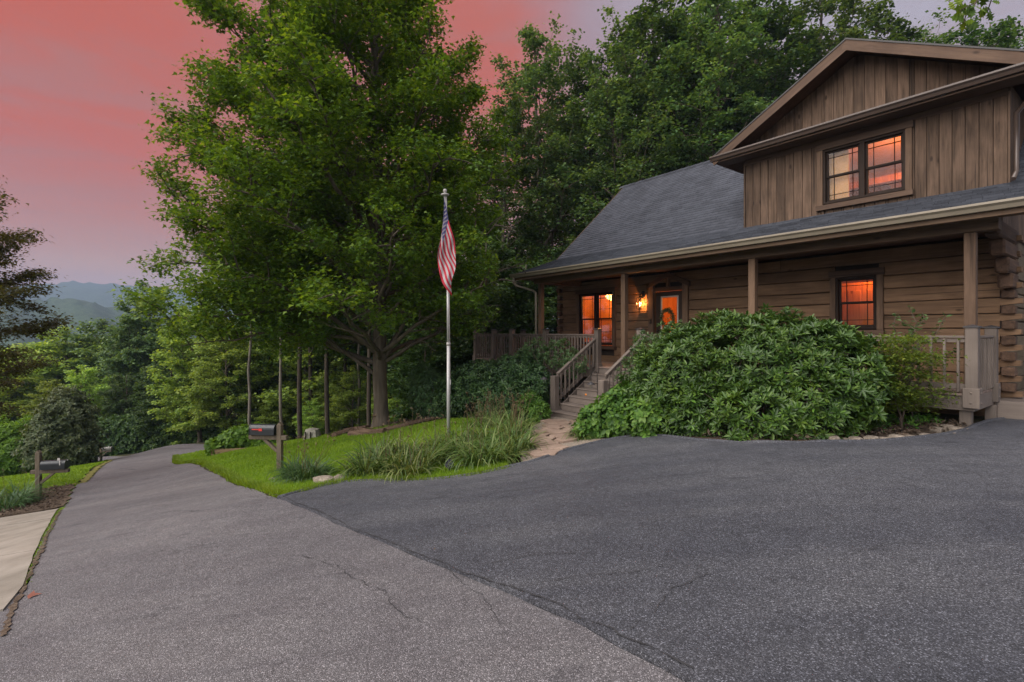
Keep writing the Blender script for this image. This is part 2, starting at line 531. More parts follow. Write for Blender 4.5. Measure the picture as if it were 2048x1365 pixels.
# ================================================================== materials of the setting
asphalt('old_asphalt', (0.103, 0.099, 0.103), (0.262, 0.252, 0.262), (0.74, 0.74, 0.77), (0.80, 0.78, 0.80), 175, 0.7)
asphalt('new_asphalt', (0.042, 0.044, 0.052), (0.155, 0.160, 0.178), (0.66, 0.68, 0.74), (0.75, 0.75, 0.78), 150, 0.6)
asphalt('street_asphalt', (0.10, 0.095, 0.10), (0.22, 0.20, 0.21), (0.8, 0.8, 0.85), (0.85, 0.85, 0.85), 60, 0.4)
groundmat('forest_soil', [(0.020, 0.015, 0.010), (0.050, 0.036, 0.022), (0.045, 0.060, 0.018), (0.085, 0.060, 0.036)], 5.0, fine=45)
groundmat('mulch', [(0.035, 0.025, 0.018), (0.095, 0.068, 0.050), (0.19, 0.15, 0.115)], 20, fine=90, bump=1.0)
groundmat('lawn', [(0.080, 0.145, 0.010), (0.135, 0.225, 0.014), (0.190, 0.275, 0.020)], 9, fine=140, bump=0.8, s2=0.5)
groundmat('dry_lawn', [(0.10, 0.09, 0.03), (0.17, 0.15, 0.05), (0.11, 0.16, 0.02)], 9, fine=120, bump=0.8)
groundmat('pea_gravel', [(0.10, 0.085, 0.070), (0.27, 0.225, 0.185), (0.42, 0.36, 0.30)], 40, fine=110, bump=1.2)
groundmat('concrete', [(0.19, 0.168, 0.142), (0.26, 0.232, 0.200), (0.31, 0.28, 0.245)], 2.5, fine=200, bump=0.25, rough=0.85)
groundmat('flagstone', [(0.18, 0.125, 0.098), (0.26, 0.19, 0.15), (0.33, 0.25, 0.20)], 4.0, fine=70, bump=0.4, rough=0.8)
groundmat('fieldstone', [(0.10, 0.085, 0.07), (0.24, 0.20, 0.165), (0.38, 0.33, 0.28)], 6.0, fine=60, bump=0.8, rough=0.9)
groundmat('hill_forest', [(0.020, 0.040, 0.022), (0.036, 0.062, 0.032), (0.055, 0.085, 0.042)], 0.05, fine=0.2, bump=0.0, s2=0.01)
plain('crack', (0.025, 0.025, 0.027), 0.95, var=0.3)
m, g, b, _ = new_mat('fake_rock')
setb(g, b, color=g.ramp(g.noise(g.n('ShaderNodeTexCoord').outputs['Object'], 6, 4), [(0.3, (0.20, 0.19, 0.16)), (0.7, (0.34, 0.33, 0.28))]), rough=0.8)

# ================================================================== ground: one sheet to the horizon
def axis_coords(lo, hi, step, far):
    a = list(np.arange(lo, hi + 1e-6, step))
    s = step; x = hi
    up = []
    while x < far: s *= 1.28; x += s; up.append(x)
    s = step; x = lo
    dn = []
    while x > -far: s *= 1.28; x -= s; dn.append(x)
    return np.array(dn[::-1] + a + up)
ax = axis_coords(-48, 24, 0.5, 4200); ay = axis_coords(-8, 60, 0.5, 4200)
gx, gy = np.meshgrid(ax, ay)
gz = Hn(gx, gy)
V = np.stack([gx.ravel(), gy.ravel(), gz.ravel()], 1)
nx, ny = len(ax), len(ay)
ii = (np.arange(ny - 1)[:, None] * nx + np.arange(nx - 1)[None]).ravel()
F = np.stack([ii, ii + 1, ii + nx + 1, ii + nx], 1)
tag(link('ground', mesh_np('ground', V, F, smooth=True), 'forest_soil'), kind='structure')

# ---- roads and drives
ROAD_L = [(-4.07, 4.0), (-4.2, 4.35), (-6.14, 6.6), (-8.0, 8.8), (-10.1, 11.3), (-12.1, 13.9), (-14.4, 17), (-19, 24), (-22.6, 28.7), (-25.5, 31.0)]
old = [(3.56, -6.1), (-0.5, -0.6), (-3.2, 2.9)] + ROAD_L + [(-30, 33.5), (-36, 36.5), (-36, 41), (-28.1, 34.6), (-21.3, 31.4), (-17.1, 29.3), (-9, 28.3), (-4, 28), (-4, 24.8), (-9, 25.2), (-12.2, 24.6), (-14.3, 23.4), (-14.8, 22),
      (-13.2, 19.6), (-11.0, 16.9), (-8.65, 14), (-5.97, 10.5), (-2.93, 6.3), (-2.3, 5.65), (0.37, 2.7), (3.0, -0.8), (7.0, -6.1)]
tag(drape('road', old, 0.35, 0.035, 'old_asphalt', 0.06, 0.25, 0.012), kind='structure')
tag(drape('street', [(-36, 36.8), (-30, 33.8), (-25.5, 31.3), (-21, 29.6), (-17, 27), (-14.5, 25.2), (-12.2, 24.8), (-9, 25.4), (-4.1, 25.0), (-4.1, 27.9), (-9, 28.15), (-17.1, 29.15), (-21.3, 31.25), (-28.1, 34.45), (-35.9, 40.7)], 0.5, 0.047, 'street_asphalt', 0.0, 0.5, 0.02), kind='structure')
EDGE = [G(*p) for p in [(560, 1004), (600, 992), (640, 981), (690, 971), (760, 968), (830, 968), (890, 965), (960, 955), (1010, 944), (1075, 928), (1130, 908), (1190, 892),
        (1250, 880), (1310, 877), (1380, 886), (1460, 892), (1540, 894), (1620, 893), (1700, 892), (1780, 890), (1850, 882), (1900, 875), (1935, 866), (1955, 856), (1985, 846), (2030, 842)]]
new = [tuple(p[:2]) for p in EDGE] + [(8.9, 8.3), (12, 9.2), (24, 9.5), (24, -6.1), (7.0, -6.1), (3.0, -0.8), (0.37, 2.7), (-2.3, 5.65), (-2.93, 6.3)]
dr = drape('driveway', new, 0.3, 0.06, 'new_asphalt', 0.08, 0.15, 0.006)
tag(dr, kind='structure')
# rounded lip of the newer asphalt along the beds
lip = MB()
pts = []
for p in smooth_poly([p[:2] for p in EDGE], 1, False):
    pts.append((p[0], p[1], H(p[0], p[1]) + 0.036 + random.gauss(0, 0.003)))
lip.tube(pts, [0.045 + random.gauss(0, 0.004) for _ in pts], 8)
lip.build('edge_lip', 'new_asphalt', dr)

# ---- concrete slabs at the left
SL = [(-3.95, 3.92), (-4.28, 4.42), (-6.22, 6.68), (-8.05, 8.85), (-9.9, 11.05), (-10.2, 10.95), (-11.3, 10.4), (-12.6, 10.0), (-14.5, 9.6), (-14.5, 2.6), (-6.0, 3.3)]
def clip(poly, n, c):
    out = []
    for i in range(len(poly)):
        a, b = poly[i], poly[(i + 1) % len(poly)]
        da = n[0] * a[0] + n[1] * a[1] - c; db = n[0] * b[0] + n[1] * b[1] - c
        if da <= 0: out.append(a)
        if da * db < 0:
            t = da / (da - db); out.append((a[0] + (b[0] - a[0]) * t, a[1] + (b[1] - a[1]) * t))
    return out
cp = thing('concrete_pad', None, None, kind='structure')
nrm = (0.12, 0.993)
cs = [3.0, 5.0, 7.6, 8.55, 20]
for a, b2 in zip(cs[:-1], cs[1:]):
    q = clip(clip(SL, nrm, b2 - 0.012), (-nrm[0], -nrm[1]), -(a + 0.012))
    if len(q) > 2:
        s_ = drape('slab', q, 0.4, 0.05 + random.uniform(-.006, .006), 'concrete', 0.08, 0.3, 0.003)
        s_.parent = cp

# ---- lawns
lawnA = [tuple(p[:2]) for p in EDGE[:9]] + [(-0.1, 8.2), (0.0, 9.6), (-0.3, 11.2), (-0.9, 12.8), (-1.9, 14.0), (-3.3, 14.2), (-4.5, 13.9), (-5.0, 14.4), (-5.4, 16), (-6.2, 18), (-7.6, 19.6), (-9, 21.6), (-10.2, 23.0), (-12, 24.0), (-14.1, 23.2), (-14.65, 22),
      (-13.1, 19.7), (-10.85, 16.95), (-8.5, 14.05), (-5.85, 10.55), (-2.9, 6.45)]
tag(drape('lawn', lawnA, 0.35, 0.055, 'lawn', 0.05, 0.18, 0.03), kind='structure')
lawnB = [(-12.6, 14.2), (-14.7, 17), (-16.9, 20.2), (-19.3, 24), (-22.6, 28.3), (-25.0, 30.6), (-27, 30.5), (-25, 26), (-28, 22), (-24, 14), (-16.2, 12.6), (-13.6, 12.9)]
tag(drape('lawn', lawnB, 0.45, 0.045, 'lawn', 0.04, 0.3, 0.05), kind='structure')
tag(drape('verge', [(-12.5, 14.35), (-12.3, 14.2), (-14.45, 17.05), (-19.05, 24.05), (-22.7, 28.7), (-22.9, 28.6), (-19.3, 24.1), (-14.75, 17.15)], 0.2, 0.055, 'dry_lawn', 0.0, 0.12, 0.05), kind='structure')
tag(drape('mulch_bed', [(-10.15, 11.45), (-12.2, 14.1), (-12.9, 14.0), (-13.6, 12.7), (-16.0, 12.2), (-15.8, 10.0), (-12.6, 10.15), (-10.4, 11.1)], 0.25, 0.06, 'mulch', 0.03, 0.2, 0.04), kind='structure')
tag(drape('tree_bed', smooth_poly([(-5.0, 13.9), (-3.4, 13.7), (-2.0, 14.1), (-1.6, 15.2), (-2.8, 16.4), (-5.0, 16.8), (-5.6, 15.4)], 1), 0.3, 0.07, 'mulch', 0.04, 0.2, 0.03), kind='structure')
tag(drape('planting_bed', [(6.3, 7.45), (5.7, 7.1), (3.9, 6.9), (2.75, 7.5), (2.25, 8.1), (1.5, 8.6), (1.9, 9.6), (2.2, 11.5), (3.3, 12.2), (5.2, 10.2), (6.9, 8.2), (7.1, 7.7)], 0.35, 0.03, 'mulch', 0.04, 0.25, 0.03), kind='structure')

# ---- gravel path with flagstones
path = [tuple(G(*p)[:2]) for p in [(1050, 936), (1085, 925), (1130, 908), (1190, 892), (1225, 884)]] + [(1.9, 9.0), (1.75, 10.2), (2.35, 11.3), (1.6, 12.6), (0.95, 12.55), (0.6, 11.4), (0.15, 10.1), (0.1, 8.6)]
gp = tag(drape('gravel_path', path, 0.2, 0.05, 'pea_gravel', 0.05, 0.15, 0.02), kind='structure')
def voronoi_cells(poly, n, seed, relax=3):
    r = np.random.default_rng(seed)
    P = np.array(poly); x0, y0 = P.min(0); x1, y1 = P.max(0)
    S = []
    while len(S) < n:
        q = r.uniform((x0, y0), (x1, y1))
        if inpoly(np.array([q]), poly)[0]: S.append(q)
    S = np.array(S)
    for it in range(relax + 1):
        cells = []
        for i, s in enumerate(S):
            c = [tuple(p) for p in ((x0 - .2, y0 - .2), (x1 + .2, y0 - .2), (x1 + .2, y1 + .2), (x0 - .2, y1 + .2))]
            for j, t in enumerate(S):
                if i == j: continue
                nn = t - s; mid = (t + s) / 2
                c = clip(c, (nn[0], nn[1]), float(nn @ mid))
                if len(c) < 3: break
            cells.append(c)
        if it < relax:
            S = np.array([np.mean(c, 0) if len(c) > 2 else s for c, s in zip(cells, S)])
    return cells, S
cells, seeds = voronoi_cells(path, 46, 11)
for c, s in zip(cells, seeds):
    if len(c) < 3: continue
    if not inpoly(np.array([s]), path)[0]: continue
    C = np.mean(c, 0)
    q = [C + (np.array(p) - C) * 0.86 for p in c]
    q = densify(q, 0.13, True, 0.014)
    q = [p for p in q]
    if not inpoly(np.array(q), path).mean() > 0.75: continue
    h = 0.085 + random.uniform(-0.008, 0.010)
    z0 = H(*C); tilt = (random.gauss(0, .01), random.gauss(0, .01))
    mb = MB()
    top = [(p[0], p[1], H(*p) + h + tilt[0] * (p[0] - C[0]) + tilt[1] * (p[1] - C[1])) for p in q]
    ins = [(C[0] + (p[0] - C[0]) * 0.95, C[1] + (p[1] - C[1]) * 0.95, p[2] + 0.006) for p in top]
    bot = [(p[0], p[1], p[2] - 0.06) for p in top]
    n = len(q)
    cc = (C[0], C[1], z0 + h + 0.008)
    mb.poly(top + ins + bot + [cc], [(i, (i + 1) % n, n + (i + 1) % n, n + i) for i in range(n)] +
            [(2 * n + i, 2 * n + (i + 1) % n, (i + 1) % n, i) for i in range(n)] + [(n + i, n + (i + 1) % n, 3 * n) for i in range(n)])
    mb.build('flagstone', 'flagstone', gp)

# ---- cracks in the asphalt (thin sunken tar-dark ribbons laid on the sheet)
def crack(pix, w, off, par, mat='crack', wob=0.02):
    P = [np.array(G(*p)[:2]) for p in pix]
    Q = densify(P, 0.05, False, 0.0)
    Q = [q + np.array([random.gauss(0, wob * .35), random.gauss(0, wob * .35)]) for q in Q]
    mb = MB(); V = []
    drift = 0
    for i, q in enumerate(Q):
        d = Q[min(i + 1, len(Q) - 1)] - Q[max(i - 1, 0)]; d = d / (np.linalg.norm(d) + 1e-9)
        nn = np.array([-d[1], d[0]])
        drift = drift * .9 + random.gauss(0, wob * .5)
        ww = w * random.uniform(0.15, 1.3)
        c = q + nn * drift
        for s_ in (-1, 1):
            p = c + nn * s_ * ww / 2
            V.append((p[0], p[1], H(*p) + off))
    mb.poly(V, [(2 * i, 2 * i + 1, 2 * i + 3, 2 * i + 2) for i in range(len(Q) - 1)])
    return mb.build('crack', mat, par)
crack([(545, 1000), (640, 1035), (760, 1090), (880, 1145), (1000, 1190), (1120, 1235), (1160, 1262)], 0.011, 0.068, dr, wob=0.010)
crack([(1160, 1262), (1250, 1285), (1330, 1325), (1390, 1362)], 0.010, 0.068, dr)
crack([(880, 1145), (960, 1210), (1010, 1270)], 0.006, 0.068, dr)
crack([(960, 1150), (1050, 1130), (1180, 1120)], 0.006, 0.068, dr)
crack([(1040, 1195), (1150, 1170), (1250, 1165), (1330, 1150)], 0.005, 0.068, dr)
crack([(1260, 1285), (1350, 1200), (1420, 1170)], 0.006, 0.068, dr)
crack([(1700, 1130), (1760, 1110), (1850, 1108)], 0.005, 0.068, dr)
rd = bpy.data.objects['road']
crack([(310, 1035), (350, 1028), (400, 1030)], 0.010, 0.043, rd)
crack([(455, 1008), (500, 1000), (560, 1004)], 0.010, 0.043, rd)
crack([(600, 1120), (680, 1150), (760, 1190), (840, 1260)], 0.006, 0.043, rd)
crack([(120, 1025), (85, 1100), (55, 1170), (30, 1230), (5, 1285)], 0.05, 0.045, rd, 'mulch', 0.010)
crack([(240, 940), (270, 942), (330, 925)], 0.03, 0.043, rd)

# ---- mountains
def ridge(name, R, width, prof, amp, seed, az0=-75, az1=75, rough=1.0):
    na = 420; nr = 26
    r_ = np.random.default_rng(seed)
    az = np.radians(np.linspace(az0, az1, na))
    px = 1024 + 1010 * np.tan(np.clip(az, -1.35, 1.35))
    hp = np.interp(px, [p[0] for p in prof], [p[1] for p in prof])     # height over eye level
    ph = r_.uniform(0, 6.28, 12)
    bump = sum(np.sin(az * f + ph[i]) / f for i, f in enumerate([23, 41, 67, 97, 151])) * amp * 22
    tt = np.linspace(0, 1, nr)
    V = np.zeros((nr, na, 3))
    for i, t in enumerate(tt):
        rr = R - width * (1 - t) * 1.0
        V[i, :, 0] = np.sin(az) * rr; V[i, :, 1] = np.cos(az) * rr
        prof_t = t ** 0.8
        z = -62 + (hp * np.cos(az) + bump + 62) * prof_t
        z += (1 - t) * t * 30 * np.sin(az * 60 + 3 * t + ph[6]) + r_.normal(0, rough * (0.4 + .6 * t), na)
        V[i, :, 2] = z
    back = V[-1].copy(); back[:, :2] *= 1.12; back[:, 2] = -70
    V = np.concatenate([V, back[None]], 0)
    nr += 1
    ii = (np.arange(nr - 1)[:, None] * na + np.arange(na - 1)[None]).ravel()
    F = np.stack([ii, ii + na, ii + na + 1, ii + 1], 1)
    tag(link(name, mesh_np(name, V.reshape(-1, 3), F, smooth=False), 'hill_forest'), kind='structure')
K1, K2 = 950 / 1010.0, 2300 / 1010.0
ridge('hill', 950, 520, [(-4000, 10 * K1), (-600, 30 * K1), (-100, 45 * K1), (40, 62 * K1), (130, 68 * K1), (170, 65 * K1), (220, 50 * K1), (250, 51 * K1), (300, 40 * K1), (500, 20 * K1), (1024, 10 * K1), (3000, 0), (6000, 0)], 0.35, 3, rough=1.7)
ridge('mountain', 2300, 1100, [(-4000, 30 * K2), (-600, 60 * K2), (0, 88 * K2), (95, 98 * K2), (140, 101 * K2), (200, 97 * K2), (290, 90 * K2), (420, 78 * K2), (700, 60 * K2), (1024, 30 * K2), (3000, 10), (6000, 5)], 0.5, 5, rough=2.5)
# ================================================================== house materials
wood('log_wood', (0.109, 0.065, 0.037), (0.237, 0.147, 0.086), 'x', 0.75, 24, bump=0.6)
wood('log_wood_shaded', (0.068, 0.051, 0.030), (0.144, 0.113, 0.072), 'y', 0.75, 24, bump=0.6)  # side wall logs: greenish shade put into a darker copy of the log colour
wood('siding_wood', (0.045, 0.029, 0.019), (0.164, 0.109, 0.076), 'z', 0.8, 22, bump=0.9)
wood('trim_wood', (0.063, 0.038, 0.026), (0.121, 0.078, 0.053), 'x', 0.7, 22, bump=0.4)
wood('post_wood', (0.089, 0.054, 0.034), (0.183, 0.119, 0.077), 'z', 0.7, 24, bump=0.6)
wood('beam_wood', (0.079, 0.050, 0.031), (0.140, 0.092, 0.059), 'x', 0.7, 18, bump=0.4)
wood('deck_paint', (0.127, 0.103, 0.088), (0.176, 0.147, 0.126), 'z', 0.6, 30, bump=0.15, knots=False)
wood('deck_paint_x', (0.133, 0.108, 0.093), (0.185, 0.154, 0.133), 'x', 0.6, 30, bump=0.15, knots=False)
wood('deck_floor', (0.17, 0.125, 0.105), (0.23, 0.175, 0.15), 'x', 0.6, 26, bump=0.2, knots=False)
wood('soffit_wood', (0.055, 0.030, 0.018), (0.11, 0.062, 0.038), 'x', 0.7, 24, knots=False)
wood('end_grain', (0.043, 0.026, 0.018), (0.128, 0.078, 0.051), 'y', 0.85, 14, bump=0.8)
plain('gutter_tan', (0.205, 0.178, 0.135), 0.4, 0.0, 0.12, 2.0)
plain('gutter_brown', (0.060, 0.042, 0.034), 0.30, 0.0, 0.1, 2.0)
plain('drip_edge', (0.02, 0.02, 0.022), 0.5)
plain('sash_brown', (0.022, 0.014, 0.010), 0.7, spec=0.2)
plain('cap_black', (0.035, 0.033, 0.036), 0.45)
plain('black_metal', (0.012, 0.012, 0.013), 0.4, 0.3)
plain('door_white', (0.55, 0.5, 0.45), 0.5)
plain('door_dark', (0.035, 0.020, 0.014), 0.45)
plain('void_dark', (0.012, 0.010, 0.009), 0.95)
plain('chinking', (0.020, 0.014, 0.010), 0.95)
plain('room_paint', (0.62, 0.30, 0.10), 0.7)
plain('room_dark', (0.16, 0.055, 0.02), 0.7)
wood('room_pine', (0.36, 0.12, 0.035), (0.62, 0.24, 0.07), 'z', 0.5, 18)
groundmat('foundation', [(0.05, 0.045, 0.04), (0.11, 0.10, 0.085), (0.16, 0.14, 0.12)], 3.0, fine=30, bump=0.7)
emit('bulb', (1.0, 0.50, 0.14), 5.0)
# shingle
m, g, b, _ = new_mat('shingle')
oc = g.n('ShaderNodeTexCoord').outputs['Object']
at = g.n('ShaderNodeAttribute', attribute_name='rnd').outputs['Fac']
orr = g.n('ShaderNodeObjectInfo').outputs['Random']
f = g.math('ADD', g.math('MULTIPLY', g.noise(oc, 45, 3, 0.8), 0.5), g.math('MULTIPLY', g.math('ADD', at, orr), 0.28))
big = g.noise(oc, 1.2, 4, 0.7)
c = g.ramp(g.math('ADD', f, g.math('MULTIPLY', g.math('SUBTRACT', big, 0.5), 0.5)), [(0.15, (0.016, 0.019, 0.026)), (0.85, (0.070, 0.078, 0.098))])
setb(g, b, color=c, rough=0.85, spec=0.3, normal=g.bump(g.noise(oc, 160, 2), 0.4, 0.003))
# window glass: part mirror, part clear
m, g, b, out = new_mat('glass_pane')
gl = g.n('ShaderNodeBsdfGlossy', {'Roughness': 0.015, 'Color': (0.95, 0.97, 1, 1), 'Normal': g.bump(g.noise(g.n('ShaderNodeTexCoord').outputs['Object'], 3.5, 2, 0.5, 0.6), 0.12, 0.02)})
tr = g.n('ShaderNodeBsdfTransparent', {0: (0.9, 0.92, 0.92, 1)})
fr = g.n('ShaderNodeFresnel', {'IOR': 1.5}).outputs[0]
mx = g.n('ShaderNodeMixShader', {0: g.math('ADD', g.math('MULTIPLY', fr, 0.36), 0.0, True), 1: tr.outputs[0], 2: gl.outputs[0]})
g.nt.links.new(mx.outputs[0], out.inputs[0])

# ================================================================== the house
HZ = -0.93                      # deck floor below the eye
HROT = math.atan2(-0.7985, 0.602)
HO = Vector((6.93, 7.6, HZ))
house = thing('log_house', 'two storey log and board house with dark shingle roof, covered porch and warmly lit windows', 'house', HO, HROT)
def hw(a, v, z):                # house coordinates -> world
    return Vector((6.93 - 0.602 * a + 0.7985 * v, 7.6 + 0.7985 * a + 0.602 * v, z + HZ))
def part(mb, name, mat, parent=house, label=None):
    o = mb.build(name, mat, parent)
    if label: o['label'] = label
    return o
def ab(mb, a0, a1, v0, v1, z0, z1, bev=0.004, jit=0.0):
    return mb.box(-a1, -a0, v0, v1, z0, z1, bev, jit)
def abp(name, mat, a0, a1, v0, v1, z0, z1, parent=house, bev=0.004, jit=0.0, label=None):
    return part(ab(MB(), a0, a1, v0, v1, z0, z1, bev, jit), name, mat, parent, label)

WV = 1.9; WL = 11.1; WD = 7.6        # front wall plane, left end, back depth
# ---- log courses
CH = 0.266
def log_piece(a0, a1, z0, z1, v=WV, th=0.17, name='log', mat='log_wood', parent=None, axis='x'):
    """hewn log: flat face with worn, bevelled top and bottom arrises"""
    L = a1 - a0
    n = max(2, int(L / 0.35))
    mb = MB()
    prof = [(0.045, 0.004), (0.012, 0.022), (0.0, 0.045), (0.0, 0.0), (0.0, 0.0)]
    ring = [(th, z0 + .004), (0.04, z0 + .004), (0.010, z0 + 0.009), (0.0, z0 + 0.022), (-0.002, (z0 + z1) / 2), (0.0, z1 - 0.022), (0.010, z1 - 0.009), (0.04, z1 - .004), (th, z1 - .004)]
    k = len(ring); V = []
    ph = random.uniform(0, 9)
    for i in range(n + 1):
        a = a0 + L * i / n
        for j, (d, z) in enumerate(ring):
            w = 0.0
            if 0 < j < k - 1:
                w = 0.006 * math.sin(a * 2.1 + ph + j) + random.gauss(0, 0.0022)
            dz = 0.004 * math.sin(a * 1.7 + ph * 2 + (j > 4) * 3) if 0 < j < k - 1 else 0
            if axis == 'x': V.append((-a, v + d + w, z + dz))
            else: V.append((-v - d - w if False else (v - d - w), a, z + dz))
    F = []
    for i in range(n):
        for j in range(k - 1):
            q = (i * k + j, i * k + j + 1, (i + 1) * k + j + 1, (i + 1) * k + j)
            F.append(q[::-1] if axis == 'x' else q[::-1])
    F.append(tuple(range(k))); F.append(tuple(n * k + j for j in range(k))[::-1])
    mb.poly(V, F)
    return part(mb, name, mat, parent)
front = abp('front_wall', 'chinking', 0.05, WL - 0.05, WV + 0.06, WV + 0.09, -0.9, 2.62, bev=0)
# holes are cut by building the backing from strips around the openings
bpy.data.objects.remove(front)
OPEN = [(1.80, 2.54, 1.00, 2.09), (6.22, 7.28, 0.0, 2.12), (8.78, 10.27, 0.50, 2.20)]   # window, door, double window
ed = sorted({0.05, WL - 0.05, *[o[0] for o in OPEN], *[o[1] for o in OPEN]})
mb = MB()
for a0, a1 in zip(ed[:-1], ed[1:]):
    hole = [o for o in OPEN if o[0] <= a0 + 1e-6 and a1 <= o[1] + 1e-6]
    if hole:
        o = hole[0]
        ab(mb, a0, a1, WV + 0.06, WV + 0.12, -0.6, o[2], 0); ab(mb, a0, a1, WV + 0.06, WV + 0.12, o[3], 2.62, 0)
    else:
        ab(mb, a0, a1, WV + 0.06, WV + 0.12, -0.6, 2.62, 0)
front = part(mb, 'front_wall', 'chinking')
z = -0.068 - CH * 2
while z < 2.58:
    z0, z1 = z, min(z + CH, 2.66)
    segs = [(0.0, WL)]
    for o in OPEN:
        if z1 > o[2] - 0.10 and z0 < o[3] + 0.10:
            out = []
            for s0, s1 in segs:
                if o[0] > s0 and o[1] < s1: out += [(s0, o[0] - 0.03), (o[1] + 0.03, s1)]
                else: out.append((s0, s1))
            segs = out
    for s0, s1 in segs:
        if s1 - s0 > 5 and random.random() < 0.6:       # butt joint somewhere along the wall
            m_ = random.uniform(s0 + 1.5, s1 - 1.5)
            log_piece(s0, m_ - 0.004, z0, z1, parent=front); log_piece(m_ + 0.004, s1, z0, z1, parent=front)
        else:
            log_piece(s0, s1, z0, z1, parent=front)
    z += CH
# ---- dovetailed corners (right a=0 and left a=WL): tails of the front logs, end grain of the side logs
for cor, sg in ((0.0, -1), (WL, 1)):
    z = -0.068 - CH * 2
    while z < 2.5:
        mb = MB()                    # front log's tail: narrows outwards
        x0 = -cor; x1 = -(cor + sg * (0.26 + random.uniform(-.015, .02)))
        zt = z + CH * 0.50
        pts = [(x0, WV, z + .130), (x0, WV, z + CH - .004), (x1, WV, z + CH - .018), (x1, WV, z + .165)]
        pts2 = [(p[0], WV + 0.17, p[2]) for p in pts]
        F = [(0, 1, 2, 3), (7, 6, 5, 4), (0, 4, 5, 1), (1, 5, 6, 2), (2, 6, 7, 3), (3, 7, 4, 0)]
        if sg < 0: F = [f[::-1] for f in F]
        mb.poly(pts + pts2, F)
        part(mb, 'log_tail', 'log_wood', front)
        mb = MB()                    # side log's end
        xa = -(cor + sg * 0.025); xb = -(cor + sg * 0.205)
        pr = 0.10 + random.uniform(-.02, .03)
        zc = z - 0.012
        mb.box(min(xa, xb), max(xa, xb), WV - pr, WV + 0.12, zc - CH * 0.02, zc + CH * 0.54, 0.018, 0.006)
        part(mb, 'log_end', 'end_grain', front)
        z += CH
# ---- right hand side wall (gable end) seen at the picture's edge, and the left one
side = abp('side_wall', 'chinking', 0.03, 0.09, WV + 0.2, WV + WD, -1.2, 2.7, bev=0)
z = -0.2 - CH * 4
while z < 2.5:
    log_piece(WV + 0.19, WV + WD, z, z + CH, v=-0.0, th=0.17, mat='log_wood_shaded', parent=side, axis='y')
    z += CH
lside = abp('side_wall', 'chinking', WL - 0.09, WL - 0.03, WV + 0.2, WV + WD, -1.6, 2.7, bev=0)
z = -0.2 - CH * 4
while z < 2.5:
    abp('log', 'log_wood_shaded', WL - 0.03, WL + 0.01, WV + 0.19, WV + WD, z + .01, z + CH - .01, lside, 0.03)
    z += CH
abp('back_wall', 'log_wood', 0, WL, WV + WD, WV + WD + 0.2, -1.6, 2.7)
# gable-end boards above the side walls
RB, RZ, RV = (1.64, 3.43), 6.73, 5.53      # roof break (v,z), ridge z, ridge v
EV, EZ = -0.35, 2.77
def roofz(v):
    if v < EV: return EZ
    if v < RB[0]: return EZ + (RB[1] - EZ) * (v - EV) / (RB[0] - EV)
    if v < RV: return RB[1] + (RZ - RB[1]) * (v - RB[0]) / (RV - RB[0])
    return RZ - 0.848 * (v - RV)
for aa, who in ((0.0, 'side_wall'), (WL, 'side_wall.001')):
    par = bpy.data.objects[who]
    v = WV
    while v < WV + WD:
        w = 0.165
        zt = min(roofz(v), roofz(v + w)) - 0.12
        if zt > 2.75:
            o0 = aa - 0.03 if aa == 0 else aa - 0.02
            mb = MB(); mb.box(-(aa) - 0.03 if aa else -0.02, -(aa) + 0.02 if aa else 0.035, v + .004, v + w - .004, 2.68, zt, 0.004)
            part(mb, 'siding_board', 'siding_wood', par)
        v += w
# ---- stone foundation
abp('foundation', 'foundation', -0.02, WL, WV + 0.12, WV + 0.4, -3.0, -0.4)
abp('foundation', 'foundation', -0.02, 0.3, WV + 0.1, WV + WD, -2.5, -1.0, bev=0.01)
abp('foundation', 'foundation', WL - .3, WL, WV + 0.1, WV + WD, -4.0, -1.0, bev=0.01)

